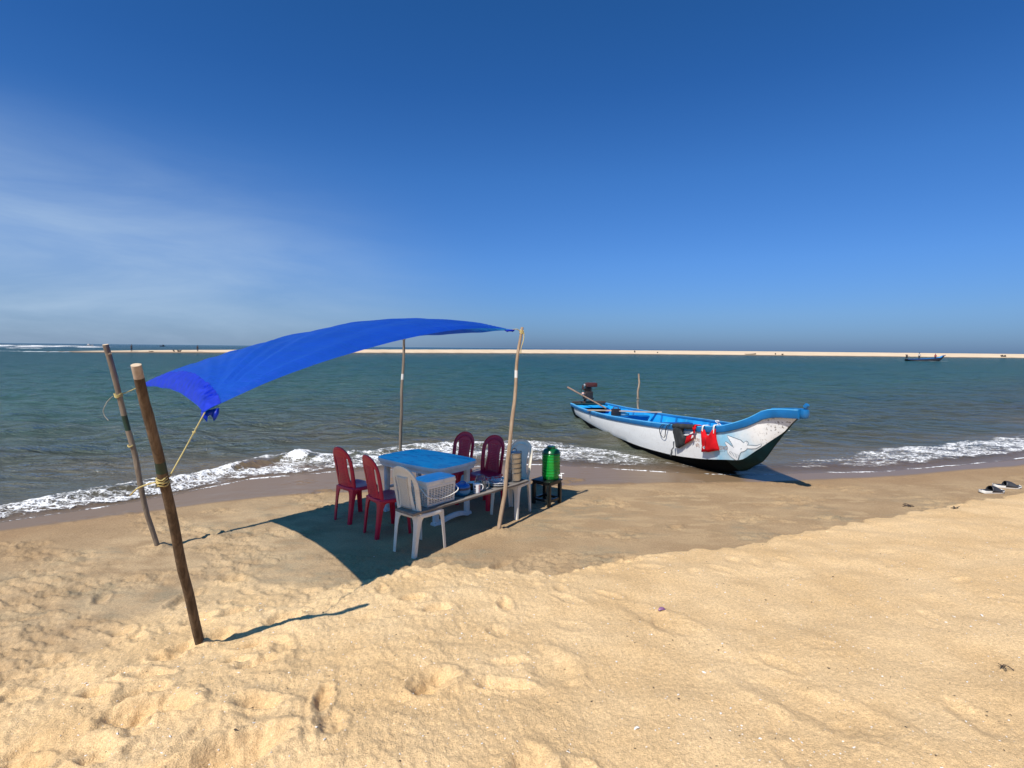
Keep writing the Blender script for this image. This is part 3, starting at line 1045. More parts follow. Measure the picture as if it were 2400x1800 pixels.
def make_chair(label, mat, holes, group):
    root = thing('plastic_chair', label, 'chair', group=group)
    SZ = .435
    # seat with turned-down rim
    mb = MB()
    rings_ = []
    n = 40
    for k, dz, sc in ((0, 0, 0.0), (0, 0, 0.35), (0, 0, .7), (0, 0, .92), (0, -.003, .975), (0, -.010, 1.0), (0, -.035, 1.004), (0, -.042, 1.004)):
        ring = []
        for j in range(n):
            a = 2 * PI * j / n
            ca, sa = math.cos(a), math.sin(a)
            ex = 2 / 4.6
            xx = math.copysign(abs(ca) ** ex, ca)
            yy = math.copysign(abs(sa) ** ex, sa)
            y = .015 + yy * .185 * sc
            x = xx * seat_half(y) * sc
            q_ = (x / .2) ** 2 + ((y - .015) / .19) ** 2
            z = SZ + dz - .014 * max(0, 1 - q_) + (.0 if y < .12 else -.02 * ((y - .12) / .08) ** 2)
            ring.append((x, y, z))
        rings_.append(ring)
    mb.rings(rings_, cap0=False, cap1=False)
    mb.build('seat', mat, root, solid=.005, offs=-1, angle=50)

    # backrest: arch-shaped rim and a waisted splat
    ZT = .905

    def bpt(x, z, dy=0.0):
        h_ = (z - .41) / (ZT - .41)
        y = -.155 - .085 * max(0, h_) ** 1.25 + 1.1 * x * x * (1 - .3 * h_)
        return (x, y + dy, z)

    mb = MB()
    zc, aO, bO, aI, bI = .715, .176, ZT - .715, .136, .135
    out, inn = [], []
    for k in range(9):
        z = .405 + (zc - .405) * k / 8
        out.append((aO - .014 * (1 - k / 8) ** 2, z))
        inn.append((aI - .022 * (1 - k / 8) ** 2, z))
    for k in range(1, 25):
        a = PI * k / 24
        ex = .92
        out.append((aO * math.copysign(abs(math.cos(a)) ** ex, math.cos(a)), zc + bO * abs(math.sin(a)) ** ex))
        inn.append((aI * math.copysign(abs(math.cos(a)) ** ex, math.cos(a)), zc + bI * abs(math.sin(a)) ** ex))
    for k in range(7, -1, -1):
        z = .405 + (zc - .405) * k / 8
        out.append((-aO + .014 * (1 - k / 8) ** 2, z))
        inn.append((-aI + .022 * (1 - k / 8) ** 2, z))
    g = []
    for (xo, zo), (xi, zi) in zip(out, inn):
        g.append([bpt(xo, zo, .012), bpt(xo * .97 + xi * .03, zo * .97 + zi * .03, .0), bpt((xo + xi) / 2, (zo + zi) / 2, -.004), bpt(xi, zi, .003), bpt(xi, zi, .016)])
    mb.sheet(g)
    nx_, nz_ = 19, 41

    def sw(z):
        return float(np.interp(z, [.40, .44, .50, .58, .66, .74, .79, .83, .86], [.128, .122, .110, .098, .094, .102, .112, .12, .12]))

    gs = []
    for k in range(nz_ + 1):
        z = .415 + (.865 - .415) * k / nz_
        w = sw(z)
        if z > zc:
            w = min(w, aI * math.sqrt(max(0, 1 - ((z - zc) / (bI + .02)) ** 2)) + .006)
        gs.append([bpt(w * (2 * (i + (.24 if i % 2 == 0 else -.24) * (0 < i < nx_)) / nx_ - 1), z + (.0030 if k % 2 else -.0030) * (0 < k < nz_), .004) for i in range(nx_ + 1)])
    if holes:
        mb.sheet(gs, skip=lambda i, j: 3 <= i <= 33 and i % 2 == 1 and 4 <= j <= nx_ - 5 and j % 2 == 0)
    else:
        mb.sheet(gs)
    mb.build('backrest', mat, root, solid=.007, angle=60)
    if not holes:
        mb = MB()
        mb.sheet([[bpt(sw(z) * .66 * (2 * i / 8 - 1), z, -.0025) for i in range(9)] for z in np.linspace(.47, .80, 15)])
        mb.build('embossed_panel', M_EMB, root, solid=.004, angle=60)

    def leg(sx, front):
        if front:
            f_, tp_ = (sx * .200, .205), (sx * .192, .175)
        else:
            f_, tp_ = (sx * .158, -.205), (sx * .168, -.160)
        iy = -1 if front else 1
        ix = -sx
        rs = []
        for h_, fl in ((-.02, .036), (.0, .038), (.012, .041), (.13, .043), (.26, .049), (.33, .057), (.37, .070), (.395, .092), (.412, .13), (.42, .15)):
            s_ = max(0, h_) / .42
            x = f_[0] + (tp_[0] - f_[0]) * s_
            y = f_[1] + (tp_[1] - f_[1]) * s_
            th = .007
            c_ = .010
            prof = [(c_, 0), (fl, 0), (fl, th), (th + .004, th), (th, th + .004), (th, fl * .9), (0, fl * .9), (0, c_), (.003, .003)]
            rs.append([(x + ix * px, y + iy * py, h_) for px, py in prof])
        m_ = MB()
        m_.rings(rs)
        m_.build('leg', mat, root, angle=50)
    for sx in (-1, 1):
        leg(sx, True)
        leg(sx, False)
    return root


GR = 'red plastic chairs round the blue table'
GW = 'white plastic chairs carrying the plank'
red0 = make_chair('red plastic chair on the left with sea foam directly behind its backrest', M_RED, True, GR)


def seat_at(o, x, y, rz, sink=.012):
    zs = [gz(x + .18 * math.cos(a), y + .18 * math.sin(a)) for a in (0.8, 2.3, 3.9, 5.5)]
    o.location = (x, y, sum(zs) / 4 - sink)
    o.rotation_euler = (0, 0, rz)
    return o


seat_at(red0, -1.847, 6.31, R(-39))
seat_at(copy_thing(red0, 'red plastic chair half hidden behind the white chair in front', (0, 0, 0), 0, GR), -1.375, 5.835, R(-49))
seat_at(copy_thing(red0, 'dark red chair facing the table next to the steel lunch carrier', (0, 0, 0), 0, GR), -.335, 6.90, R(146))
seat_at(copy_thing(red0, 'dark red chair tucked against the far long side of the table', (0, 0, 0), 0, GR), -.75, 7.16, R(146))
w0 = make_chair('white plastic chair in front, its back to the camera, holding the plank end', M_WHITE, False, GW)
seat_at(w0, -.935, 5.35, R(-37))
W2C = copy_thing(w0, 'white plastic chair beside the black stool, behind the steel lunch carrier', (0, 0, 0), 0, GW)
seat_at(W2C, .02, 6.58, R(147))

# ------------------------------------------------------------------ table
t = NT('tabletop_tarp_light', rough=.5, spec=.4)
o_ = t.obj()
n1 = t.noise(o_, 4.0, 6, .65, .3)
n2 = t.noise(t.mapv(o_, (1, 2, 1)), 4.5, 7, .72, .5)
c = t.mix(t.rng(n1, .35, .7), (.03, .80, .95), (.10, .86, .97))  # blue light falling through the tarpaulin is painted into the white top
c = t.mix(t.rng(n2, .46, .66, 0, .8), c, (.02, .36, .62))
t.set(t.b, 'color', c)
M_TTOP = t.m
M_TSIDE = painted('table_white_plastic', (.62, .68, .70), .45, .08, 7, (.40, .38, .33), .5, .05)
TZ = gz(-1.045, 6.58)
table = thing('plastic_table', 'square cornered white plastic table, its top coloured with blue tarpaulin light', 'table', (-1.045, 6.57, TZ), R(-37.5))
HL, HW, HT = .545, .355, .685


def barrel(sc, z, n=56):
    out = []
    for j in range(n):
        a = 2 * PI * j / n
        ca, sa = math.cos(a), math.sin(a)
        ex = 2 / 10.0
        x = math.copysign(abs(ca) ** ex, ca)
        y = math.copysign(abs(sa) ** ex, sa)
        bow = .035
        out.append((x * (HL - .0 + bow * (1 - y * y)) * sc[0], y * (HW + bow * (1 - x * x)) * sc[1], z))
    return out


mb = MB()
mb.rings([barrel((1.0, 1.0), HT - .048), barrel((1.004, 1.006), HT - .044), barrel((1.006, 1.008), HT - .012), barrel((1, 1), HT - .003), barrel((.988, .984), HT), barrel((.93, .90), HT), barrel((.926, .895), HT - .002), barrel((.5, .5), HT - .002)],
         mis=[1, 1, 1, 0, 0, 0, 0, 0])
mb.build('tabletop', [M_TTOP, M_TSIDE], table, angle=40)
mb = MB()
mb.rings([barrel((.97, .96), HT - .09), barrel((.97, .96), HT - .046)], cap1=False)
mb.build('apron', M_TSIDE, table, angle=40)
for sx in (-1, 1):
    for sy in (-1, 1):
        mb = MB()
        rs = []
        for z, a_, b_ in ((-.01, .030, .036), (.05, .030, .036), (.30, .027, .033), (.55, .030, .038), (HT - .05, .040, .050)):
            ring = []
            for j in range(16):
                an = 2 * PI * j / 16
                ca, sa = math.cos(an), math.sin(an)
                ring.append((sx * .43 + math.copysign(abs(ca) ** .6, ca) * a_, sy * .265 + math.copysign(abs(sa) ** .6, sa) * b_, z))
            rs.append(ring)
        mb.rings(rs)
        mb.build('leg', M_TSIDE, table, angle=50)
    mb = MB()
    rs = []
    for k in range(17):
        y = -.315 + .63 * k / 16
        e_ = abs(y) / .315
        up = .055 * max(0, 1 - (y / .24) ** 2)
        hw = .036 if e_ > .7 else .026
        hh = .022 if e_ > .7 else .026
        zc_ = .012 + up
        bowx = sx * (.43 + .055 * max(0, 1 - (y / .27) ** 2))
        rs.append([(bowx + cx_ * hw, y, zc_ + cz_ * hh) for cx_, cz_ in ((-1, -.8), (-.6, -1), (.6, -1), (1, -.8), (1, .5), (.7, 1), (-.7, 1), (-1, .5))])
    mb.rings(rs)
    mb.build('foot_rail', M_TSIDE, table, angle=50)
mb = MB()
mb.box((0, 0, .30), (.80, .05, .035), bev=.008)
mb.box((.43, 0, .30), (.035, .53, .03), bev=.008)
mb.box((-.43, 0, .30), (.035, .53, .03), bev=.008)
mb.build('stretcher', M_TSIDE, table)

# ------------------------------------------------------------------ plank across the two white chairs, and what stands on it
M_PLANK = wood('grey_plank_wood', (.15, .13, .11), (.26, .23, .20), (.10, .085, .07), (3, 30, 30), .8, .5)
PA = Vector((-.935, 5.055, 0))
PD = Vector((.641, .767, 0)).normalized()
PN = Vector((-.767, .641, 0)).normalized()
PL, PW = 1.80, .265
PZ0 = w0.location.z + .438
PZ1 = W2C.location.z + .438
pang = math.atan2(PD.y, PD.x)
ptilt = math.atan2(PZ1 - PZ0, 1.4)


def on_plank(s_, w_):
    """world point on the plank's top face"""
    p_ = PA + PD * s_ + PN * w_
    return Vector((p_.x, p_.y, PZ0 + (PZ1 - PZ0) * (s_ - .28) / 1.45 + .027))


mb = MB()
q = random.Random(5)
rs = []
for k in range(31):
    s_ = PL * k / 30
    e0_ = .004 * math.sin(k * .9) + .003 * q.uniform(-1, 1)
    e1_ = .004 * math.sin(k * .7 + 2) + .003 * q.uniform(-1, 1)
    t0, t1 = 0, .025 + .0012 * math.sin(k * 1.1)
    rs.append([(s_, e0_ + .003, t0), (s_, e0_, .006), (s_, e0_, t1 - .004), (s_, e0_ + .004, t1), (s_, PW * .33, t1 - .001), (s_, PW * .66, t1), (s_, PW + e1_ - .004, t1), (s_, PW + e1_, t1 - .004), (s_, PW + e1_, .005), (s_, PW + e1_ - .003, t0)])
mb.rings(rs)
plank = mb.build('wooden_plank', M_PLANK, loc=on_plank(0, 0) - Vector((0, 0, .025)), rot=(0, -ptilt, pang), angle=35)
tag(plank, 'grey weathered plank laid as a bench across the two white chairs', 'plank')

# basket with slotted sides
M_BASK = painted('cream_basket_plastic', (.70, .68, .62), .42, .05, 8, (.45, .40, .33), .35, .04)
t = NT('white_lid_tarp_light', rough=.4, spec=.5)
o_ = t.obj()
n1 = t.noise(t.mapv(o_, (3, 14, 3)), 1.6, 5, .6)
c = t.mix(t.rng(n1, .42, .72), (.22, .70, .95), (.50, .80, .95))  # white lid: the tarpaulin's blue reflection is painted into its colour
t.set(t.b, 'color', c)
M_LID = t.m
BL, BW, BH = .385, .235, .225
bp = on_plank(.224 + BL / 2, .05 + BW / 2)
basket = thing('picnic_basket', 'white slotted plastic basket, lid coloured with blue tarpaulin light, standing on the plank', 'basket', bp, pang)
mb = MB()


def wall_grid(p0, p1, ncol, nrow, inset):
    """one slotted wall between two lower corners p0 and p1; tapers inward to the bottom"""
    d_ = Vector(p1) - Vector(p0)
    L_ = d_.length
    nrm = Vector((d_.y, -d_.x, 0)).normalized()
    us = [0, .05]
    cw = .90 / ncol
    for i in range(ncol):
        us += [.05 + cw * i + cw * .13, .05 + cw * (i + 1) - cw * .13]
    us += [.95, 1.0]
    vs = [0, .11]
    rh = .70 / nrow
    for i in range(nrow):
        vs += [.11 + rh * i + rh * .22, .11 + rh * (i + 1) - rh * .22]
    vs += [.81, 1.0]
    grd = []
    for v in vs:
        row = []
        for u in us:
            sh = .035 * (1 - v)
            c0 = Vector(p0).lerp(Vector(p1), u * (1 - sh) + sh / 2)
            row.append(Vector((c0.x, c0.y, BH * v)) - nrm * .012 * (1 - v))
        grd.append(row)
    mb.sheet(grd, skip=lambda i, j: 2 <= i <= 1 + 2 * nrow - 1 and i % 2 == 0 and 2 <= j <= 1 + 2 * ncol - 1 and j % 2 == 0)


cs = [(-BL / 2, -BW / 2, 0), (BL / 2, -BW / 2, 0), (BL / 2, BW / 2, 0), (-BL / 2, BW / 2, 0)]
for k, nc_ in zip(range(4), (9, 6, 9, 6)):
    wall_grid(cs[k], cs[(k + 1) % 4], nc_, 9, 0)
mb.add([(x * .965, y * .94, .004) for x, y, z in cs], [[0, 1, 2, 3]])
mb.build('body', M_BASK, basket, solid=.004, angle=30)
mb = MB()
mb.box((0, 0, BH - .004), (BL + .014, BW + .014, .022), bev=.008)
mb.build('rim', M_BASK, basket)


def rrect(hx, hy, z, ex=5.0, n=40):
    o2 = []
    for j in range(n):
        a = 2 * PI * j / n
        ca, sa = math.cos(a), math.sin(a)
        o2.append((math.copysign(abs(ca) ** (2 / ex), ca) * hx, math.copysign(abs(sa) ** (2 / ex), sa) * hy, z))
    return o2


mb = MB()
hx, hy = BL / 2 + .012, BW / 2 + .012
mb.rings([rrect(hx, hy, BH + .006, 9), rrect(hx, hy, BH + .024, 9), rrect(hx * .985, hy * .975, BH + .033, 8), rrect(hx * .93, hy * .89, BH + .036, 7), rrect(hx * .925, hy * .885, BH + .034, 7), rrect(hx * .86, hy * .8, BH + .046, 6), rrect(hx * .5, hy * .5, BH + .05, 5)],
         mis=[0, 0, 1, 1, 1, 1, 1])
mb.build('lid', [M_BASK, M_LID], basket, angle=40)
mb = MB()
mb.tube(curve_pts([(BL / 2 + .012, -.02, BH * .86), (BL / 2 + .022, -BW / 2 - .02, BH * .55), (BL * .30, -BW / 2 - .032, BH * .37), (0, -BW / 2 - .036, BH * .33), (-BL * .30, -BW / 2 - .032, BH * .37), (-BL / 2 - .02, -BW / 2 - .02, BH * .55), (-BL / 2 - .012, -.02, BH * .86)], 6), .006, 8)
mb.build('handle', M_BASK, basket, angle=180)
mb = MB()
mb.tube(curve_pts([(-BL / 2 - .012, -.02, BH * .86), (-BL / 2 - .03, .0, BH * .62), (-BL / 2 - .035, .03, BH * .42), (-BL / 2 - .02, .05, BH * .62), (-BL / 2 - .01, .05, BH * .8)], 5), .004, 6)
mb.build('cord_loop', M_BASK, basket, angle=180)
mb = MB()
mb.tube(curve_pts([(.015, -BW / 2 - .016, BH + .035), (.02, -BW / 2 - .022, BH + .0), (.0, -BW / 2 - .022, BH - .012), (-.012, -BW / 2 - .02, BH + .006)], 5), .0035, 6)
mb.build('latch', M_BASK, basket, angle=180)

# blue insulated pot
M_POTL = painted('light_blue_plastic', (.02, .17, .36), .3, .1, 8)
M_POTD = painted('navy_plastic', (.006, .022, .075), .35, .15, 8)
M_POTT = painted('blue_lid_plastic', (.012, .12, .42), .3, .1, 8)
pot = thing('casserole_pot', 'round blue insulated pot with handled lid beside the white basket', 'pot', on_plank(.80, .15), pang)
mb = MB()
mb.lathe([(.062, 0), (.078, .006), (.093, .028), (.097, .05), (.094, .066)], 28)
mb.build('bowl', M_POTL, pot)
mb = MB()
mb.lathe([(.094, .066), (.0965, .068), (.0965, .086), (.093, .088)], 28, caps=False)
mb.build('band', M_POTD, pot)
mb = MB()
mb.lathe([(.094, .088), (.095, .094), (.088, .108), (.066, .116), (.03, .118), (.0, .118)], 28, caps=False)
mb.build('lid', M_POTT, pot)
mb = MB()
mb.tube(curve_pts([(-.06, .0, .112), (-.045, 0, .135), (0, 0, .145), (.045, 0, .135), (.06, 0, .112)], 5), .011, 8, squash=.55)
mb.build('handle', M_POTT, pot, angle=180)

# mugs
M_CUPW = painted('white_glaze', (.78, .78, .78), .15, .02, 4, spec=.6)
M_CUPB = painted('black_glaze', (.012, .011, .012), .12, .1, 4, spec=.6)
M_CUPR = painted('red_print', (.50, .045, .04), .2, .1, 4)


def mug(label, w, h_, r, facing, style):
    o = thing('mug', label, 'mug', w, facing)
    mb = MB()
    n = 30
    prof = [(r * .90, 0), (r * .94, .004), (r * .96, .010)] + [(r * (.96 + .05 * k / 8), .010 + (h_ - .016) * k / 8) for k in range(1, 9)] + [(r * 1.02, h_ - .002), (r * 1.01, h_), (r * .96, h_), (r * .93, h_ - .006), (r * .88, .012), (0.0005, .010)]
    rings_ = [[(a_ * math.cos(2 * PI * k / n), a_ * math.sin(2 * PI * k / n), z) for k in range(n)] for a_, z in prof]
    base_i = len(mb.v)
    vs = [p_ for r_ in rings_ for p_ in r_]
    fs, ms = [], []
    for i in range(len(prof) - 1):
        for j in range(n):
            fs.append([i * n + j, i * n + (j + 1) % n, (i + 1) * n + (j + 1) % n, (i + 1) * n + j])
            mi = 0
            if 2 <= i <= 9:
                if style == 'black':
                    mi = 1
                    if j in (19, 20) and 5 <= i <= 8:
                        mi = 0
                    if j == 18 and i == 5:
                        mi = 0
                else:
                    sect = j % 15
                    if 9 <= sect <= 14 and (i + j) % 2 == 0:
                        mi = 2
                    if sect in (3, 4) and 7 <= i <= 8:
                        mi = 1
                    if sect in (2, 3, 4) and 2 <= i <= 5 and j % 2:
                        mi = 1
            ms.append(mi)
    fs.append(list(range(n))[::-1])
    ms.append(0)
    mb.v += vs
    mb.f += fs
    mb.mi += ms
    me = mb.build('cup', [M_CUPW, M_CUPB, M_CUPR], o, angle=50)
    mb = MB()
    mb.tube(curve_pts([(r * .96, 0, h_ * .84), (r * 1.5, 0, h_ * .86), (r * 1.85, 0, h_ * .6), (r * 1.55, 0, h_ * .3), (r * .95, 0, h_ * .24)], 5), .0055, 8)
    mb.build('handle', M_CUPW, o, angle=180)
    return o


mug('black mug with white rim, handle and small white mark beside the blue pot', on_plank(.985, .19), .098, .040, R(165), 'black')
mug('white mug printed with a red diamond pattern in front of the black mug', on_plank(.968, .085), .100, .041, R(20), 'red')

# glassware
t = NT('clear_glass', rough=.04, spec=.5)
t.set(t.b, 'color', (.86, .92, .92))
t.set(t.b, 'trans', .92)
t.set(t.b, 'IOR', 1.35)
M_GLASS = t.m


def glass_wall(mb, outer, inner, n=24, flute=0):
    pr = outer + inner[::-1]
    rs = []
    for a_, z in pr:
        rs.append([(a_ * (1 + flute * math.cos(8 * 2 * PI * k / n)) * math.cos(2 * PI * k / n), a_ * (1 + flute * math.cos(8 * 2 * PI * k / n)) * math.sin(2 * PI * k / n), z) for k in range(n)])
    mb.rings(rs, cap1=True, cap0=True)


g1 = thing('glass_mug', 'fluted clear glass mug with its handle towards the plates', 'glass', on_plank(1.09, .10), R(-15))
mb = MB()
glass_wall(mb, [(.034, 0), (.037, .004), (.038, .03), (.041, .08), (.043, .112)], [(.001, .012), (.033, .013), (.036, .08), (.040, .112)], 32, .018)
mb.build('cup', M_GLASS, g1, angle=60)
mb = MB()
mb.tube(curve_pts([(.040, 0, .10), (.062, 0, .098), (.07, 0, .06), (.058, 0, .03), (.038, 0, .028)], 5), .0055, 8)
mb.build('handle', M_GLASS, g1, angle=180)
g2 = thing('glass_jug', 'round bellied clear glass jug behind the fluted glass mug', 'jug', on_plank(1.15, .20))
mb = MB()
glass_wall(mb, [(.035, 0), (.05, .006), (.064, .04), (.066, .075), (.055, .11), (.042, .13), (.046, .145)], [(.001, .008), (.045, .01), (.060, .04), (.062, .075), (.051, .11), (.039, .13), (.043, .145)], 28)
mb.build('bowl', M_GLASS, g2, angle=60)
mb = MB()
mb.tube(curve_pts([(.045, 0, .135), (.08, 0, .12), (.085, 0, .08), (.062, 0, .045)], 5), .006, 8)
mb.build('handle', M_GLASS, g2, angle=180)

# plates and spoons
M_STEEL = NT('steel', metal=1.0, rough=.22)
M_STEEL.set(M_STEEL.b, 'color', (.66, .66, .67))
M_STEEL = M_STEEL.m
M_PLATE = painted('white_melamine', (.72, .71, .70), .25, .03, 5, spec=.55)
pc = on_plank(1.37, .132)
labs = ['white plate at the bottom of the stack by the tan pole', 'second white plate from the bottom of the stack by the tan pole', 'third white plate from the bottom of the stack by the tan pole', 'white plate on top of the stack, carrying the spoons']
for k in range(4):
    mb = MB()
    mb.lathe([(.0005, 0), (.075, 0), (.082, .003), (.118, .014), (.121, .0155), (.119, .0175), (.082, .007), (.07, .004), (.0005, .004)], 36, caps=False)
    o = mb.build('plate', M_PLATE, loc=pc + Vector((.004 * math.sin(k * 2.1), .004 * math.cos(k * 3.3), .0105 * k)), rot=(R(.5 * math.sin(k)), 0, k), angle=180)
    tag(o, labs[k], 'plate', 'stacked white plates')
ztop = pc.z + .0105 * 3 + .008
q = random.Random(11)


def spoon_mesh():
    mb = MB()
    rs = []
    for k in range(22):
        f = k / 21
        x = -.095 + .19 * f
        if f < .68:
            w_ = .0035 + .003 * max(0, 1 - f * 3.2)
            z = .010 * math.sin(f / .68 * PI) + .004
        else:
            a_ = (f - .68) / .32
            w_ = .004 + .015 * math.sin(min(1, a_ * 1.04) * PI) ** .7
            z = .004 - .005 * math.sin(a_ * PI)
        rs.append([(x, -w_, z + .001), (x, -w_ * .5, z - .001 - .12 * w_), (x, 0, z - .0015 - .18 * w_), (x, w_ * .5, z - .001 - .12 * w_), (x, w_, z + .001), (x, w_ * .5, z + .001 - .12 * w_), (x, 0, z + .001 - .18 * w_), (x, -w_ * .5, z + .001 - .12 * w_)])
    mb.rings(rs)
    return mb


sp0 = spoon_mesh().build('spoon', M_STEEL, angle=180)
for k in range(8):
    s_ = sp0 if k == 0 else sp0.copy()
    if k:
        COL.objects.link(s_)
    s_.location = (pc.x + q.uniform(-.03, .03), pc.y + q.uniform(-.03, .03), ztop + .0055 * k + .004)
    s_.rotation_euler = (q.uniform(-.12, .12), q.uniform(-.10, .10), R(150) + q.uniform(-.75, .75) + (PI if k % 3 == 0 else 0))
    tag(s_, 'shiny steel spoon in the loose heap on the stacked plates', 'spoon', 'steel spoons heaped on the plates')

# steel lunch carrier
tf = thing('lunch_carrier', 'tall stacked steel lunch carrier with wire frame behind the tan pole', 'lunch box', on_plank(1.67, .130), R(25))
M_TIF = NT('brushed_steel', metal=1.0, rough=.34)
o_ = M_TIF.obj()
M_TIF.set(M_TIF.b, 'color', M_TIF.mix(M_TIF.rng(M_TIF.noise(o_, 6, 3), .3, .7), (.42, .40, .37), (.56, .54, .50)))
M_TIF = M_TIF.m
M_WIRE = painted('dark_steel_wire', (.10, .11, .12), .35, .2, 10)
M_WIRE.node_tree.nodes['Principled BSDF'].inputs['Metallic'].default_value = .8
zz_ = .008
for k in range(5):
    hh_ = .095 if k == 0 else .058
    mb = MB()
    mb.lathe([(.078, zz_), (.083, zz_ + .004), (.083, zz_ + hh_ - .010), (.086, zz_ + hh_ - .008), (.086, zz_ + hh_ - .002), (.078, zz_ + hh_)], 32)
    mb.build('tier', M_TIF, tf)
    zz_ += hh_
mb = MB()
mb.lathe([(.086, zz_), (.086, zz_ + .008), (.070, zz_ + .018), (.02, zz_ + .022), (.0005, zz_ + .022)], 32)
mb.build('lid', M_TIF, tf)
mb = MB()
for k in range(4):
    a = PI / 4 + k * PI / 2
    mb.tube([(.092 * math.cos(a), .092 * math.sin(a), 0), (.092 * math.cos(a), .092 * math.sin(a), zz_ + .012)], .0035, 6)
for zq in (.004, .105, .163, .221, .279, zz_ + .010):
    mb.tube([(.092 * math.cos(2 * PI * j / 28), .092 * math.sin(2 * PI * j / 28), zq) for j in range(29)], .003, 6)
mb.build('wire_frame', M_WIRE, tf, angle=180)
mb = MB()
mb.box((0, 0, zz_ + .018), (.19, .022, .005), bev=.001)
mb.tube(curve_pts([(-.03, 0, zz_ + .022), (-.025, 0, zz_ + .048), (0, 0, zz_ + .056), (.025, 0, zz_ + .048), (.03, 0, zz_ + .022)], 5), .004, 6)
mb.build('handle', M_WIRE, tf)

# stool and water dispenser
M_STOOL = painted('black_stool_plastic', (.010, .012, .011), .36, .25, 6, (.10, .09, .07), .35, .05, .5)
SX, SY = .478, 7.035
stz = gz(SX, SY) - .008
stool = thing('stool', 'low black square stool under the green water dispenser', 'stool', (SX, SY, stz), R(-39))
mb = MB()
mb.box((0, 0, .322), (.30, .30, .022), bev=.007)
mb.box((0, 0, .296), (.275, .275, .032), bev=.004)
mb.build('seat', M_STOOL, stool)
mb = MB()
mb.box((.149, 0, .320), (.004, .12, .016), 0)
for sx in (-1, 1):
    for sy in (-1, 1):
        l_ = MB()
        l_.box((sx * .122, sy * .122, .142), (.042, .042, .285), bev=.006)
        l_.build('leg', M_STOOL, stool)
for k in range(4):
    l_ = MB()
    if k < 2:
        l_.box(((k * 2 - 1) * .122, 0, .075), (.026, .20, .034), bev=.004)
    else:
        l_.box((0, ((k - 2) * 2 - 1) * .122, .075), (.20, .026, .034), bev=.004)
    l_.build('stretcher', M_STOOL, stool)

t = NT('green_translucent_plastic', rough=.16, spec=.55)
o_ = t.obj()
t.set(t.b, 'color', t.mix(t.rng(t.noise(o_, 8, 3), .3, .7), (.006, .26, .03), (.012, .34, .045)))
t.set(t.b, 'Subsurface Weight', .15)
t.set(t.b, 'Subsurface Radius', (.02, .06, .02))
tr = t.n('BsdfTranslucent', None, Color=(.01, .55, .06))
ms = t.n('MixShader', None, i0=.13)
t.t.links.new(t.b.outputs[0], ms.inputs[1])
t.t.links.new(tr.outputs[0], ms.inputs[2])
t.t.links.new(ms.outputs[0], t.t.nodes['Material Output'].inputs[0])
M_JAR = t.m
M_JARD = painted('dark_green_plastic', (.004, .085, .022), .25, .1, 6, spec=.55)
jar = thing('water_dispenser', 'bright green ribbed water dispenser jar with white tap on the black stool', 'water dispenser', (.530, 7.062, stz + .333), R(0))
jar.scale = (1.07, 1.07, 1.0)
mb = MB()
prof = [(.0005, 0), (.094, 0), (.102, .006), (.104, .03), (.112, .045)]
for zr in np.arange(.055, .33, .0095):
    rib = .0022 * (1 if (int(zr / .0095) % 4) in (0, 1) else -.4)
    if .16 < zr < .235:
        rib *= .35
    prof.append((.112 + rib, zr))
prof += [(.112, .333), (.108, .338)]
mb.lathe(prof, 40, caps=False)
mb.build('jar', M_JAR, jar, angle=180)
mb = MB()
mb.lathe([(.108, .336), (.114, .34), (.114, .352), (.108, .360), (.104, .372), (.090, .392), (.066, .402), (.052, .404)], 36, caps=False)
mb.build('shoulder', M_JARD, jar, angle=60)
mb = MB()
rs = []
for a_, z in ((.050, .402), (.052, .405), (.052, .432), (.048, .437), (.0005, .437)):
    rs.append([(a_ * (1 + (.02 if j % 2 else 0)) * math.cos(2 * PI * j / 40), a_ * (1 + (.02 if j % 2 else 0)) * math.sin(2 * PI * j / 40), z) for j in range(40)])
mb.rings(rs, cap0=False)
mb.tube(curve_pts([(-.05, 0, .415), (-.075, -.01, .416), (-.092, -.015, .410)], 4), .004, 6)
mb.build('cap', M_JARD, jar, angle=40)
M_TAP = painted('white_tap_plastic', (.78, .78, .76), .3, .03, 6)
mb = MB()
td = Vector((math.cos(R(-28)), math.sin(R(-28)), 0))
mb.tube([td * .105 + Vector((0, 0, .055)), td * .152 + Vector((0, 0, .055))], .010, 10)
mb.tube([td * .142 + Vector((0, 0, .060)), td * .144 + Vector((0, 0, .018))], [.011, .007], 10)
mb.tube([td * .112 + Vector((0, 0, .055)), td * .116 + Vector((0, 0, .055))], .018, 12)
mb.build('tap', M_TAP, jar, angle=50)
mb = MB()
mb.tube([td * .142 + Vector((0, 0, .062)), td * .142 + Vector((0, 0, .082))], .006, 8)
mb.tube([td * .132 + Vector((0, 0, .084)), td * .178 + Vector((0, 0, .088))], [.007, .005], 8)
tp_ = [c_ for c_ in jar.children if c_.name.startswith('tap')][0]
mb.build('tap_lever', M_TAP, tp_, angle=50)

# ------------------------------------------------------------------ the beached boat
M_HULLW = None
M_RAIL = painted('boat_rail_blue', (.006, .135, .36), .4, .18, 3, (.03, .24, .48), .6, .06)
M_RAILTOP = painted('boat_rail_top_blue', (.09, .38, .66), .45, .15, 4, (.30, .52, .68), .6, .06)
M_INNER = painted('boat_inside_blue', (.012, .34, .72), .42, .2, 2.2, (.14, .52, .82), .6, .05)
M_DEEP = painted('boat_deep_blue', (.008, .055, .24), .45, .15, 4)
M_GREEN = painted('hull_dark_green', (.002, .020, .026), .6, .2, 5, (.01, .035, .038), .5, spec=.12)
M_BOTTOM = painted('hull_black_bottom', (.002, .004, .006), .8, .2, 5, (.010, .010, .009), .4, spec=.05)
t = NT('hull_white_paint', rough=.5, spec=.4)
o_ = t.obj()
n1 = t.noise(t.mapv(o_, (1.2, 3, 4)), 1.6, 6, .6)
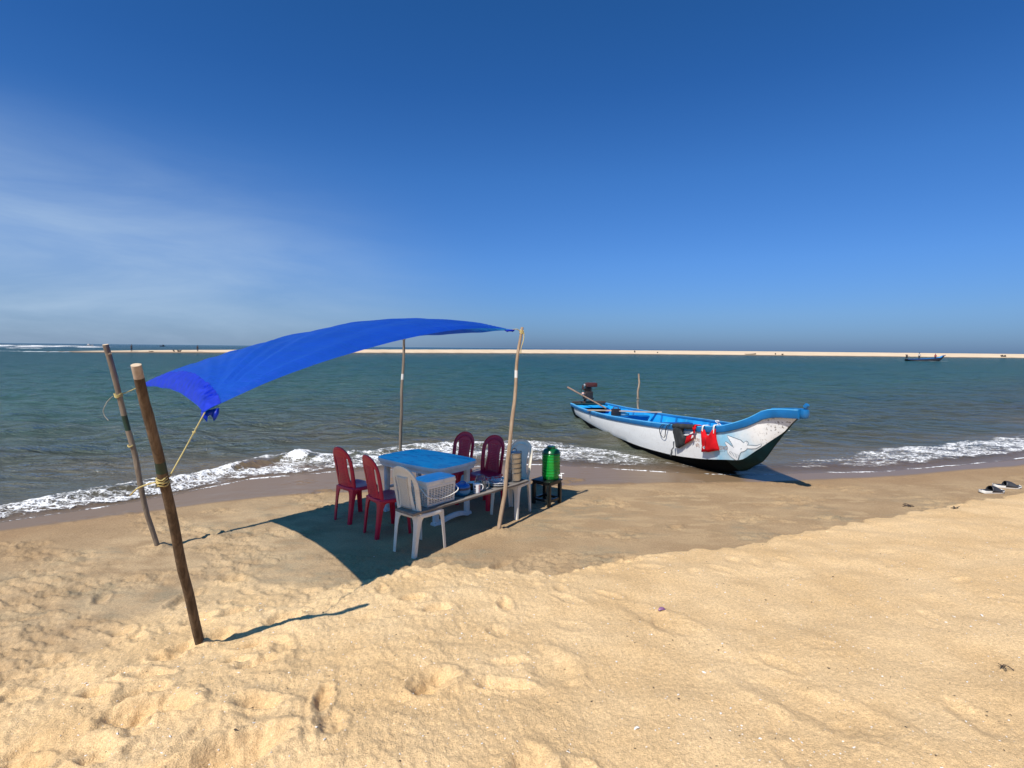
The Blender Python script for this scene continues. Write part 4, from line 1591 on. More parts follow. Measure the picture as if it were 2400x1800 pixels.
n2 = t.noise(o_, 9, 5, .65)
c = t.mix(t.rng(n1, .35, .7), (.80, .79, .76), (.86, .855, .83))
c = t.mix(t.rng(n2, .58, .78, 0, .25), c, (.55, .50, .43))
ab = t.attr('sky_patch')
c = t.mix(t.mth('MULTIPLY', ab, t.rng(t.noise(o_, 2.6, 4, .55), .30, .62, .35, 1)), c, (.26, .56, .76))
ar = t.attr('scrape')
sc_ = t.mth('MULTIPLY', t.rng(t.noise(o_, 22, 4, .7), .55, .64), ar)
c = t.mix(sc_, c, (.22, .19, .16))
rust = t.rng(t.noise(t.mapv(o_, (5, 5, 1)), 3.0, 4), .68, .76, 0, .22)
c = t.mix(rust, c, (.42, .33, .25))
t.set(t.b, 'color', c)
t.set(t.b, 'Normal', t.bump(n2, .10, .01))
M_HULLW = t.m

TS = [0, .1, .25, .4, .55, .7, .8, .853, .878, .906, .931, .957, .982, 1.0]
SECT = {
    'zs': [-.18, -.20, -.22, -.20, -.17, -.12, -.03, .067, .19, .335, .60, .87, 1.09, 1.15],
    'zc': [.06, .05, .03, .015, .025, .08, .175, .26, .303, .50, .69, .875, 1.095, 1.155],
    'bc': [.50, .60, .70, .745, .735, .64, .48, .32, .225, .13, .065, .02, .012, .012],
    'bb': [.38, .46, .54, .58, .56, .44, .24, .07, .035, .012, .010, .010, .010, .010],
    'zg': [.335, .34, .38, .44, .53, .63, .72, .80, .88, 1.0, 1.14, 1.185, 1.20, 1.215],
    'bg': [.57, .66, .75, .79, .78, .68, .54, .42, .34, .24, .155, .10, .06, .035],
}


def _pchip(xs, ys, x):
    n = len(xs)
    hs = [xs[i + 1] - xs[i] for i in range(n - 1)]
    dl = [(ys[i + 1] - ys[i]) / hs[i] for i in range(n - 1)]
    m_ = [dl[0]] + [0 if dl[i - 1] * dl[i] <= 0 else 2 * dl[i - 1] * dl[i] / (dl[i - 1] + dl[i]) for i in range(1, n - 1)] + [dl[-1]]
    i = min(max(0, int(np.searchsorted(xs, x)) - 1), n - 2)
    s_ = (x - xs[i]) / hs[i]
    return (ys[i] * (1 + 2 * s_) * (1 - s_) ** 2 + m_[i] * hs[i] * s_ * (1 - s_) ** 2 + ys[i + 1] * s_ * s_ * (3 - 2 * s_) + m_[i + 1] * hs[i] * s_ * s_ * (s_ - 1))


BOATL = 9.55


def sec(k, t_):
    return _pchip(TS, SECT[k], min(1, max(0, t_)))


def hull_pt(t_, v, out=0.0, side=-1):
    """point on the outer side of the hull: v=0 at the chine, 1 at the gunwale (side -1 faces the camera)"""
    bc, zc, bg_, zg = (sec(k, t_) for k in ('bc', 'zc', 'bg', 'zg'))
    vv = max(-.3, min(1.3, v))
    y = bc + (bg_ - bc) * vv + .02 * 4 * vv * (1 - vv) * (bg_ > .2)
    z = zc + (zg - zc) * vv
    dz, dy = (zg - zc), (bg_ - bc)
    l_ = math.hypot(dz, dy) or 1
    return Vector((t_ * BOATL, side * (y + out * dz / l_), z - out * dy / l_))


def make_boat(label, mats=None, rails=None):
    root = thing('wooden_boat', label, 'boat')
    ts = sorted(set(TS + [i / 60 for i in range(61)] + [.84, .865, .89, .92, .94, .97, .99]))
    mb = MB()
    rows, bott = [], []
    patch, scr = [], []
    for t_ in ts:
        zs, bb, bc, zc = (sec(k, t_) for k in ('zs', 'bb', 'bc', 'zc'))
        row = []
        for v in (1, .8, .6, .4, .2, 0):
            row.append(hull_pt(t_, v, 0, -1))
        for f in (.35, .7, 1):
            row.append(Vector((t_ * BOATL, -(bc + (bb - bc) * f), zc + (zs - zc) * f)))
        row.append(Vector((t_ * BOATL, 0, zs - .004)))
        row += [Vector((p_.x, -p_.y, p_.z)) for p_ in reversed(row[:-1])]
        rows.append(row)
    nc_ = len(rows[0])
    fs, ms = [], []
    for i in range(len(rows) - 1):
        tm = (ts[i] + ts[i + 1]) / 2
        for j in range(nc_ - 1):
            jj = j if j < nc_ // 2 else nc_ - 2 - j
            if jj < 5:
                mi = 0
                if tm < .042:
                    mi = 1
            else:
                mi = 2
                if tm > .853 and jj < 9:
                    mi = 1
            fs.append([i * nc_ + j, i * nc_ + j + 1, (i + 1) * nc_ + j + 1, (i + 1) * nc_ + j])
            ms.append(mi)
    fs.append(list(range(nc_)))
    ms.append(1)
    me = bpy.data.meshes.new('hull')
    me.from_pydata([tuple(p_) for r_ in rows for p_ in r_], [], fs)
    me.polygons.foreach_set('material_index', ms)
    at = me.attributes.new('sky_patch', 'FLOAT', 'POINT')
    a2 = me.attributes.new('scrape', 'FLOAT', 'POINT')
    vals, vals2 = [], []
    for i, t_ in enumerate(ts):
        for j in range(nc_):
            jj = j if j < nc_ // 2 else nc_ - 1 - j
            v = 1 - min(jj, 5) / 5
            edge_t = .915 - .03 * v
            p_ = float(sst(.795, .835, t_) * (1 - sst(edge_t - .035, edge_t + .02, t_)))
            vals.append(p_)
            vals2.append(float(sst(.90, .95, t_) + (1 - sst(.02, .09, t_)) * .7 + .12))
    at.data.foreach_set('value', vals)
    a2.data.foreach_set('value', vals2)
    for m_ in (mats or (M_HULLW, M_GREEN, M_BOTTOM)):
        me.materials.append(m_)
    me.polygons.foreach_set('use_smooth', [True] * len(fs))
    me.set_sharp_from_angle(angle=R(28))
    bm = bmesh.new()
    bm.from_mesh(me)
    bmesh.ops.recalc_face_normals(bm, faces=bm.faces)
    bm.to_mesh(me)
    bm.free()
    ho = bpy.data.objects.new('hull', me)
    COL.objects.link(ho)
    ho.parent = root
    # inside skin and floor
    mb = MB()
    g = []
    for t_ in [.025 + (.93 - .025) * i / 46 for i in range(47)]:
        bc, zc, bg_, zg, zs = (sec(k, t_) for k in ('bc', 'zc', 'bg', 'zg', 'zs'))
        zf = max(zs + .10, zc + .02) + (.10 if t_ > .8 else 0) * (t_ - .8) / .1
        zf = min(zf, zg - .04)
        f = (zf - zc) / max(.05, zg - zc)
        bf = max(.01, bc + (bg_ - bc) * max(0, f) - .055 - (.03 if t_ > .78 else 0))
        bt = max(.012, bg_ - .045)
        x = t_ * BOATL
        g.append([Vector((x, s_ * (bf + (bt - bf) * q_), zf + (zg - .01 - zf) * q_)) for s_, q_ in ((-1, 1), (-1, .66), (-1, .33), (-1, 0), (-1, -.0001), (1, 0), (1, .33), (1, .66), (1, 1))])
    mb.sheet(g)
    mb.build('inner_skin', M_INNER, root, angle=35)
    # rails
    for sd in (-1, 1):
        mb = MB()
        rs = []
        for i in range(90):
            t_ = i / 89 * .992
            bg_, zg = sec('bg', t_), sec('zg', t_)
            dz_ = float(np.interp(t_, [0, .8, .93, 1], [.085, .10, .135, .13]))
            x = t_ * BOATL
            yo, yi = bg_ + .028, max(.0, bg_ - .05)
            zt = zg + .028
            zb = zg + .028 - dz_
            prof = [(yo - .004, zt), (yo, zt - .012), (yo, zb + .01), (yo - .006, zb), (bg_ - .012, zb - .002), (yi, zt - .05), (yi, zt - .01), (yi + .006, zt)]
            rs.append([(x, sd * y, z) for y, z in prof])
        mb.rings(rs)
        # top faces get the lighter blue
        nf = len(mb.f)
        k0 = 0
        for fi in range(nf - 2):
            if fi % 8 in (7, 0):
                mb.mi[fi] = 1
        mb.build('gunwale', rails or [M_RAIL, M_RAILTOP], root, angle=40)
    # stem head with knob and peg
    mb = MB()
    rs = []
    for t_, hw, zt, zb in ((.94, .14, 1.205, 1.06), (.96, .105, 1.226, 1.085), (.98, .074, 1.243, 1.115), (.993, .062, 1.247, 1.122)):
        rs.append([(t_ * BOATL, y * hw, z) for y, z in ((-.9, zt), (-1, zt - .012), (-1, zb + .01), (-.85, zb), (.85, zb), (1, zb + .01), (1, zt - .012), (.9, zt))])
    mb.rings(rs)
    mb.build('prow_block', (rails or [M_RAIL])[0], root, angle=35)
    mb = MB()
    mb.lathe([(.0005, -.006), (.045, .0), (.060, .022), (.064, .07), (.056, .115), (.03, .130), (.0005, .132)], 16, c=(.996 * BOATL, 0, 1.118))
    mb.tube([(.997 * BOATL, .0, 1.23), (.999 * BOATL, -.0, 1.275)], [.026, .024], 8)
    mb.tube([(.998 * BOATL, -.01, 1.275), (1.001 * BOATL, -.0, 1.315)], [.036, .032], 8)
    mb.build('stem_knob', (rails or [M_RAIL])[0], root, angle=35)
    # thwarts, frames and stern board
    for t_, w_, drop, m_ in ((.53, .20, .10, M_DEEP), (.30, .16, .09, M_RAIL), (.80, .18, .08, M_RAIL)):
        bg_, zg = sec('bg', t_) - .05, sec('zg', t_)
        mb = MB()
        mb.box((t_ * BOATL, 0, zg - drop), (w_, bg_ * 2 - .02, .03), bev=.005)
        zlo = max(sec('zs', t_) + .12, sec('zc', t_) + .05)
        zhi = zg - drop - .016
        f_ = (zlo - sec('zc', t_)) / (zg - sec('zc', t_))
        blo = sec('bc', t_) + (sec('bg', t_) - sec('bc', t_)) * f_ - .08
        mb.add([(t_ * BOATL + dx_, sy_ * (blo if z_ == zlo else bg_ - .03), z_) for dx_ in (-.012, .012) for z_ in (zlo, zhi) for sy_ in (-1, 1)],
               [[0, 1, 3, 2], [4, 6, 7, 5], [0, 2, 6, 4], [1, 5, 7, 3], [0, 4, 5, 1], [2, 3, 7, 6]])
        mb.build('thwart', m_, root)
    for t_ in (.12, .21, .38, .46, .62, .70):
        for sd in (-1, 1):
            mb = MB()
            bc, zc, bg_, zg = (sec(k, t_) for k in ('bc', 'zc', 'bg', 'zg'))
            zl = max(zc + .08, sec('zs', t_) + .12)
            bl = bc + (bg_ - bc) * (zl - zc) / (zg - zc)
            mb.tube([(t_ * BOATL, sd * (bg_ - .066), zg - .02), (t_ * BOATL, sd * ((bg_ + bl) / 2 - .068), (zg + zl) / 2), (t_ * BOATL, sd * (bl - .07), zl)], .020, 6)
            mb.build('rib', M_RAIL, root)
    mb = MB()
    mb.box((.30, 0, .285), (.52, .98, .03), bev=.005)
    mb.build('stern_deck', M_INNER, root)
    mb = MB()
    mb.box((.02, 0, .385), (.07, 1.10, .06), bev=.008)
    mb.build('transom_beam', wood_dark, root)
    return root


wood_dark = wood('dark_oiled_wood', (.05, .032, .022), (.10, .065, .045), (.025, .018, .014), (4, 30, 30), .6, .4)
BC0 = Vector((2.41, 16.8, 0))
BANG = math.atan2(-9.4, 1.67)
boat = make_boat('blue and white wooden boat with upswept prow and painted dove, beached at the waterline')
boat.location = BC0
boat.rotation_euler = (0, 0, BANG)


# painted dove, lettering and hanging things are laid out on the hull side in (t, v)
def flat_fill(poly, levels=2):
    """triangulated and subdivided fill of a polygon in the plane"""
    bm = bmesh.new()
    vs = [bm.verts.new((x, y, 0)) for x, y in poly]
    bm.faces.new(vs)
    bmesh.ops.triangulate(bm, faces=bm.faces[:], ngon_method='EAR_CLIP')
    for _ in range(levels):
        bmesh.ops.subdivide_edges(bm, edges=bm.edges[:], cuts=1, use_grid_fill=True)
        bmesh.ops.triangulate(bm, faces=bm.faces[:])
    bm.verts.index_update()
    v = [tuple(x.co) for x in bm.verts]
    f = [[x.index for x in q_.verts] for q_ in bm.faces]
    bm.free()
    return v, f


def inflate(poly, d):
    n = len(poly)
    ar_ = sum(poly[i][0] * poly[(i + 1) % n][1] - poly[(i + 1) % n][0] * poly[i][1] for i in range(n))
    sg = 1 if ar_ > 0 else -1
    out = []
    for i in range(n):
        a, b_, c_ = Vector(poly[i - 1]), Vector(poly[i]), Vector(poly[(i + 1) % n])
        d1, d2 = (b_ - a).normalized(), (c_ - b_).normalized()
        nn = (Vector((d1.y, -d1.x)) + Vector((d2.y, -d2.x)))
        if nn.length < .1:
            nn = Vector((d1.y, -d1.x))
        nn.normalize()
        out.append(tuple(b_ + nn * d * sg))
    return out


def on_hull(v, f, out, push=None):
    return [hull_pt(t_, h_, out + (push(t_, h_) if push else 0)) for t_, h_, _ in v], f


def hull_patch(poly, out, levels=2):
    v, f = flat_fill([(t_ * 9.55, h_ * .52) for t_, h_ in poly], levels)
    return on_hull([(x / 9.55, y / .52, 0) for x, y, _ in v], f, out)


DOVE = [(.8643, .735), (.8705, .673), (.8787, .602), (.8866, .513), (.8891, .445), (.8918, .386), (.8932, .417), (.8953, .409), (.8973, .365), (.8975, .322), (.8957, .289), (.895, .236), (.8936, .192), (.8898, .186), (.8846, .203), (.8818, .174), (.8789, .1), (.8761, .016), (.8724, .004), (.8694, .033), (.8667, .077), (.8634, .136), (.8605, .211), (.861, .29), (.8628, .349), (.8629, .391), (.8602, .472), (.8591, .518), (.8604, .547), (.8656, .478), (.8691, .414), (.873, .365), (.8721, .427), (.87, .518), (.8675, .595), (.8658, .67)]
WING = [(.8958, .285), (.9015, .216), (.9074, .141), (.9114, .105), (.9149, .093), (.9175, .088), (.9158, .045), (.9113, .052), (.9077, .061), (.9015, .124), (.8946, .211)]
M_DOVE = painted('dove_white_paint', (.82, .86, .88), .5, .05, 9, (.50, .64, .74), .35, .05)
M_LINE = painted('dove_grey_outline', (.16, .22, .27), .5, .1)
mb = MB()
for poly in (DOVE, WING):
    sc = [(a * 9.55, b_ * .52) for a, b_ in poly]
    big = [(x / 9.55, y / .52) for x, y in inflate(sc, .009)]
    v, f = hull_patch(big, .0035)
    mb.add(v, f, 1)
    v, f = hull_patch(poly, .0065)
    mb.add(v, f, 0)


def stroke(path, w_, out, mi):
    """flat painted brush line on the hull"""
    P = [(a * 9.55, b_ * .52) for a, b_ in path]
    L_, R_ = [], []
    for i, p_ in enumerate(P):
        d_ = Vector(P[min(i + 1, len(P) - 1)]) - Vector(P[max(i - 1, 0)])
        if d_.length < 1e-6:
            d_ = Vector((1, 0))
        d_.normalize()
        L_.append((p_[0] - d_.y * w_, p_[1] + d_.x * w_))
        R_.append((p_[0] + d_.y * w_, p_[1] - d_.x * w_))
    mb.sheet([[hull_pt(x / 9.55, y / .52, out) for x, y in L_], [hull_pt(x / 9.55, y / .52, out) for x, y in R_]], mi)


for k in range(7):      # feather lines of tail and wing
    f_ = k / 6
    stroke([(.8625 + .014 * f_, .20 - .17 * f_), (.8665 + .0125 * f_, .27 - .12 * f_)], .003, .009, 1)
for k in range(5):
    stroke([(.8672 + .0013 * k, .60 - .06 * k), (.869 + .0013 * k, .60 - .055 * k)], .0025, .009, 1)
stroke([(.8955, .362), (.8962, .362)], .006, .009, 1)
stroke([(.8845, .28), (.8868, .276)], .005, .009, 1)
o = mb.build('dove_painting', [M_DOVE, M_LINE], boat, angle=180)
M_INK = painted('faded_red_brown_lettering', (.40, .24, .18), .6, .25, 20)
mb = MB()


def arcs(cx, cy, sx, sy, a0, a1, n=10):
    return [(cx + sx * math.cos(a0 + (a1 - a0) * i / n), cy + sy * math.sin(a0 + (a1 - a0) * i / n)) for i in range(n + 1)]


for n_, (cx, cy, k) in enumerate(((.7905, .60, 0), (.7945, .62, 1), (.7985, .62, 2), (.8022, .60, 0), (.794, .43, 2), (.7975, .45, 0), (.801, .44, 1),
                    (.8418, .55, 1), (.8432, .44, 0), (.8447, .39, 2), (.8478, .385, 1), (.8508, .375, 0), (.854, .37, 2), (.8572, .37, 1), (.8597, .37, 0))):
    if n_ == 7:
        mb.build('painted_lettering', [M_INK, M_LINE], boat, angle=180)
        mb = MB()
    if k == 0:
        stroke(arcs(cx, cy, .0012, .045, .6, 6.0), .0032, .004, 0)
        stroke([(cx + .0012, cy + .05), (cx + .0012, cy - .045)], .003, .004, 0)
    elif k == 1:
        stroke(arcs(cx, cy + .01, .0014, .032, -1.2, 4.2), .0032, .004, 0)
        stroke(arcs(cx + .0004, cy - .045, .0014, .022, 2.6, 6.6), .003, .004, 0)
    else:
        stroke([(cx - .0014, cy + .045), (cx + .0012, cy + .045), (cx - .0006, cy + .0), (cx + .0013, cy - .04)], .003, .004, 0)
        stroke(arcs(cx + .0008, cy - .02, .0008, .03, 0, 6.2), .0028, .004, 0)
for cx in (.8436, .8458, .8486, .8512, .8545):
    stroke([(cx, .285), (cx + .0008, .25), (cx + .0016, .28)], .003, .004, 1)
mb.build('painted_lettering', [M_INK, M_LINE], boat, angle=180)

# life vests drying over the rail
M_VRED = painted('red_vest_cloth', (.56, .006, .012), .8, .16, 8, spec=.2)
M_VGREY = painted('charcoal_vest_cloth', (.035, .037, .038), .8, .25, 8, spec=.2)
M_STRAPW = painted('white_webbing', (.72, .70, .68), .8, .08)
M_STRAPK = painted('black_webbing', (.016, .017, .018), .7, .2)


def hung_cloth(name, poly, mat, parent, base=.045, thick=.035, levels=3, folds=.006, seed=0, puff=1.0):
    v, f = flat_fill([(t_ * 9.55, h_ * .52) for t_, h_ in poly], levels)
    pl = [Vector((t_ * 9.55, h_ * .52)) for t_, h_ in poly]

    def edist(x, y):
        p_ = Vector((x, y))
        best = 9
        for i in range(len(pl)):
            a, b_ = pl[i - 1], pl[i]
            d_ = b_ - a
            s_ = max(0, min(1, (p_ - a).dot(d_) / max(1e-9, d_.dot(d_))))
            best = min(best, (p_ - a - d_ * s_).length)
        return best
    m_ = MB()
    top, bot = [], []
    for x, y, _ in v:
        e_ = edist(x, y)
        nz = float(pnoise(np.array([x * 9 + seed]), np.array([y * 6 + x * 3]), seed)[0])
        o_2 = base + thick * min(1, e_ / .035) ** .5 * puff + folds * nz
        top.append(hull_pt(x / 9.55, y / .52, o_2))
        bot.append(hull_pt(x / 9.55, y / .52, base - .012))
    m_.add(top, f)
    m_.add(bot, [q_[::-1] for q_ in f])
    return m_.build(name, mat, parent, angle=180)


def hull_world(t_, h_, out):
    return boat.matrix_basis @ hull_pt(t_, h_, out)


boat_M = Matrix.Translation(BC0) @ Matrix.Rotation(BANG, 4, 'Z')


def on_boat(name, label, cat):
    o = thing(name, label, cat, BC0, BANG)
    return o


def over_rail(t_, dt, w_, mb_, t2=None):
    """strap from the outer side over the rail to the inside"""
    t2 = t2 or t_
    path = []
    for f_, (dy, dz) in enumerate(((.062, -.10), (.060, -.03), (.050, .034), (.0, .042), (-.05, .036), (-.075, -.02), (-.085, -.09))):
        tt = t_ + dt * f_ / 6
        path.append((tt * BOATL, -(sec('bg', tt) + dy), sec('zg', tt) + dz))
    path = curve_pts(path, 4)
    mb_.sheet([[p_ + Vector((-w_ / 2, 0, 0)) for p_ in path], [p_ + Vector((0, 0, .004)) for p_ in path], [p_ + Vector((w_ / 2, 0, 0)) for p_ in path]])


REDV = [(.8147, .947), (.8202, .957), (.8221, .91), (.8255, .792), (.8286, .765), (.8324, .8), (.8382, .924), (.8396, .963), (.8456, .964), (.8455, .812), (.8466, .625), (.8483, .453), (.8492, .31), (.838, .276), (.8267, .244), (.8181, .255), (.8114, .234), (.8145, .445), (.8158, .67), (.8146, .812)]
vr = on_boat('life_vest', 'bright red life vest hanging by white straps over the boat rail', 'life vest')
hung_cloth('vest_body', REDV, M_VRED, vr, .045, .035, 3, .008, 3)
mb = MB()
over_rail(.817, .004, .05, mb)
mb.build('strap', M_STRAPW, vr, solid=.003, angle=180)
mb = MB()
over_rail(.843, .002, .05, mb)
mb.build('strap', M_STRAPW, vr, solid=.003, angle=180)
mb = MB()
kp_ = Vector((.8445 * BOATL, -(sec('bg', .8445) - .01), sec('zg', .8445) + .075))
mb.tube(curve_pts([kp_ + Vector((.04 * math.sin(a * 2.0), .03 * math.cos(a * 3.1), .045 * math.sin(a * 1.3 + .5) - .01)) for a in np.linspace(0, 6.2, 15)], 3), .0065, 6)
mb.build('tie_knot', M_STRAPW, vr, angle=180)
mb = MB()
v, f = hull_patch([(.8205, .42), (.8255, .455), (.826, .38), (.8222, .35)], .088, 1)
mb.add(v, f, 0)
v, f = hull_patch([(.8235, .43), (.8255, .445), (.8257, .39), (.824, .38)], .091, 1)
mb.add(v, f, 1)
mb.build('chest_tag', [M_STRAPW, M_DEEP], vr, angle=180)
mb = MB()
mb.tube([hull_pt(.8285, .74, .082), hull_pt(.827, .55, .088), hull_pt(.8262, .34, .088), hull_pt(.8262, .26, .075)], .005, 6)
mb.build('zip_line', painted('dark_red_zip', (.25, .004, .01), .6, .1), vr, angle=180)

BLKV = [(.7362, .992), (.749, 1.01), (.7728, 1.02), (.7921, 1.02), (.7918, .975), (.7664, .955), (.7627, .87), (.7645, .774), (.7696, .721), (.7768, .733), (.7743, .603), (.7718, .503), (.7691, .434), (.7516, .293), (.7443, .303), (.7427, .518), (.7389, .663), (.7359, .792)]
BRED = [(.7768, .733), (.7885, .787), (.7945, .784), (.7914, .652), (.7868, .575), (.7709, .452), (.7715, .502), (.7743, .603)]
vb = on_boat('life_vest', 'charcoal and red life vest draped over the boat rail with trailing strap', 'life vest')
hung_cloth('vest_body', BLKV, M_VGREY, vb, .045, .03, 3, .016, 9)
hung_cloth('side_panel', BRED, M_VRED, vb, .047, .03, 3, .010, 14)
mb = MB()
for poly in ([(.7908, 1.03), (.8041, 1.03), (.803, .973), (.7966, .922), (.7917, .983)],):
    v, f = hull_patch(poly, .07, 2)
    mb.add(v, f, 0)
over_rail(.797, .003, .06, mb)
mb.build('shoulder_panel', M_VRED, vb, solid=.006, angle=180)
mb = MB()
for poly in ([(.7905, .845), (.7956, .881), (.7974, .866), (.7948, .808), (.7872, .794)], [(.795, .768), (.7983, .77), (.7966, .689), (.7913, .644)], [(.7705, .755), (.777, .79), (.7865, .80), (.786, .77), (.777, .742)]):
    v, f = hull_patch(poly, .075, 2)
    mb.add(v, f, 0)
mb.build('white_trim', M_STRAPW, vb, solid=.006, angle=180)
mb = MB()
v, f = hull_patch([(.7401, .505), (.745, .52), (.7417, .29), (.7359, .215), (.7359, .131), (.7302, -.005), (.7246, -.015), (.7301, .122), (.7317, .209), (.7401, .322)], .078, 2)
mb.add(v, f, 0)
mb.build('strap', painted('grey_webbing', (.10, .105, .11), .8, .15), vb, solid=.004, angle=180)
mb = MB()
rs = []
for i in range(14):
    tt = .735 + (.795 - .735) * i / 13
    rs.append([(tt * BOATL, -(sec('bg', tt) + dy), sec('zg', tt) + dz + .006 * math.sin(i * 1.7)) for dy, dz in ((.072, -.03), (.062, .036), (.0, .046), (-.055, .038), (-.075, -.04))])
mb.sheet(rs)
mb.build('folded_top', M_VGREY, vb, solid=.012, angle=180)
lp = [(.7068, 1.003, .0), (.6988, 1.02, .05), (.6926, .936, .06), (.6902, .812, .055), (.6909, .674, .04), (.6967, .588, .035), (.7019, .573, .035), (.7075, .629, .04), (.7112, .753, .055), (.7138, .892, .062), (.7178, 1.02, .055), (.7255, 1.08, .0)]
mb = MB()
path = curve_pts([hull_pt(a_, b_, c_) for a_, b_, c_ in lp], 5)
mb.sheet([[p_ + Vector((-.013, 0, 0)) for p_ in path], [p_ + Vector((.013, 0, .0)) for p_ in path]])
tag(mb.build('webbing_strap', M_STRAPK, None, solid=.005, angle=180, loc=BC0, rot=(0, 0, BANG)), 'black webbing loop hanging over the boat rail left of the dark vest', 'strap')

# paddle board across the boat
a_ = boat_M @ Vector((.262 * BOATL, -(sec('bg', .262) + .10), sec('zg', .262) + .045))
b_ = boat_M @ Vector((.352 * BOATL, sec('bg', .352) + .06, sec('zg', .352) + .045))
dd = b_ - a_
mb = MB()
rs = []
L_ = dd.length
for k in range(13):
    f_ = k / 12
    w_ = .058 * (1 if f_ < .78 else 1 - .5 * (f_ - .78) / .22)
    rs.append([(f_ * L_, y * w_, z + .006 * math.sin(f_ * 6)) for y, z in ((-1, -.012), (1, -.012), (1, .012), (-1, .012))])
mb.rings(rs)
o = mb.build('paddle_board', wood('sunbleached_board', (.34, .27, .21), (.48, .40, .33), (.22, .17, .13), (3, 26, 26), .8, .4), loc=a_, rot=(0, -math.asin(dd.z / L_), math.atan2(dd.y, dd.x)), angle=35)
tag(o, 'long sun bleached board lying across the gunwales of the beached boat', 'board')

# long-tail engine on the stern beam
M_ENGR = painted('rusty_red_engine_paint', (.075, .016, .010), .45, .35, 18, (.02, .012, .01), .6, .2)
M_ENGK = painted('oily_engine_metal', (.022, .015, .012), .5, .4, 22, (.09, .045, .03), .5, .3)
eng = on_boat('longtail_engine', 'rusty dark red outboard engine standing on the boat stern', 'boat engine')
# engine, tank, tiller shaft
E0 = Vector((.03, -.02, .415))
T_ = Matrix.Translation(E0) @ Matrix.Diagonal((1.15, 1.2, 1.06, 1))
mb = MB()
for x in (-.06, .06):
    for y in (-.09, .09):
        mb.box((x, y, .04), (.03, .03, .09), M=T_, bev=.004)
mb.box((0, 0, .09), (.20, .26, .03), M=T_, bev=.005)
mb.build('mount', M_ENGK, eng)
mb = MB()
mb.box((0, .0, .20), (.20, .20, .20), M=T_, bev=.03)
for k in range(7):
    mb.box((0, -.01, .30 + .018 * k), (.17 - .006 * abs(k - 3), .17, .008), M=T_, bev=.002)
mb.box((0, -.01, .36), (.11, .11, .15), M=T_, bev=.01)
mb.tube([E0 + Vector((0, -.10, .20)), E0 + Vector((0, -.17, .20))], [.095, .085], 18)
mb.tube([E0 + Vector((-.1, .02, .2)), E0 + Vector((-.16, .02, .2))], [.07, .06], 14)
mb.build('engine_block', M_ENGK, eng, angle=35)
mb = MB()
mb.box((.02, .06, .49), (.20, .29, .125), M=T_, bev=.028)
mb.build('fuel_tank', M_ENGR, eng)
mb = MB()
mb.lathe([(.034, 0), (.036, .02), (.02, .03), (.018, .045), (.0005, .047)], 12, c=tuple(E0 + Vector((.0, -.03, .548))))
mb.build('fuel_cap', M_ENGK, eng)
mb = MB()
mb.tube(curve_pts([E0 + Vector((-.05, -.08, .34)), E0 + Vector((-.06, -.15, .38)), E0 + Vector((-.06, -.17, .45)), E0 + Vector((-.06, -.16, .50))], 4), [.022] * 12 + [.04], 10)
mb.build('muffler', M_ENGR, eng, angle=60)
mb = MB()
mb.tube([E0 + Vector((-.02, -.115, .50)), E0 + Vector((-.02, -.145, .50))], .045, 14)
mb.build('air_filter', painted('dull_aluminium', (.45, .45, .45), .35, .2), eng, angle=60)
mb = MB()
mb.tube(curve_pts([E0 + Vector((-.04, -.11, .47)), E0 + Vector((-.08, -.19, .40)), E0 + Vector((-.06, -.19, .25)), E0 + Vector((-.02, -.12, .15))], 5), .008, 6)
mb.build('hose', M_STRAPK, eng, angle=180)
iv = boat_M.inverted()
s0, s1 = iv @ Vector((1.77, 17.0, .83)), iv @ Vector((2.70, 15.3, .36))
mb = MB()
mb.tube([s0.lerp(s1, k / 8) for k in range(9)], [.030, .026, .024, .024, .023, .022, .022, .022, .022], 9)
mb.build('shaft', wood('tan_shaft_wood', (.20, .13, .09), (.32, .22, .16), (.10, .06, .045), (20, 20, 20), .7, .3), eng, angle=60)
kp = s0.lerp(s1, .42)
mb = MB()
mb.lathe([(.0005, 0), (.03, .01), (.042, .04), (.035, .075), (.0005, .09)], 12, c=(kp.x, kp.y, kp.z + .015))
mb.build('knob', painted('pink_white_plastic', (.66, .42, .36), .5, .2), eng, angle=180)

# things lying inside the boat
def bw(t_, y, z):
    return boat_M @ Vector((t_ * BOATL, y, z))


tz_ = sec('zg', .30) - .09 + .016
bt = thing('plastic_bottle', 'pinkish plastic bottle lying on a thwart inside the beached boat', 'bottle', bw(.302, .0, tz_ + .045), BANG + R(60))
mb = MB()
mb.tube([(-.14, 0, 0), (-.135, 0, 0), (-.02, 0, 0), (.04, 0, 0), (.09, 0, 0), (.12, 0, 0)], [.03, .045, .047, .046, .03, .016], 16)
mb.build('body', painted('clear_pale_plastic', (.60, .58, .57), .2, .1), bt, angle=60)
mb = MB()
mb.tube([(.118, 0, 0), (.145, 0, 0)], .02, 12)
mb.build('cap', M_DEEP, bt, angle=60)
mb = MB()
mb.tube([(-.137, 0, 0), (-.06, 0, 0)], [.0475, .0485], 16)
mb.build('wrapper', painted('pink_label', (.62, .30, .24), .5, .15), bt, angle=60)
fc = thing('fuel_can', 'small dark rusty can standing inside the beached boat', 'can', bw(.300, -.20, tz_), BANG)
mb = MB()
mb.box((0, 0, .09), (.13, .22, .18), bev=.015)
mb.build('body', M_ENGK, fc)
mb = MB()
mb.tube(curve_pts([(0, -.07, .18), (0, -.05, .22), (0, .05, .22), (0, .07, .18)], 4), .010, 6)
mb.build('handle', M_ENGR, fc, angle=180)

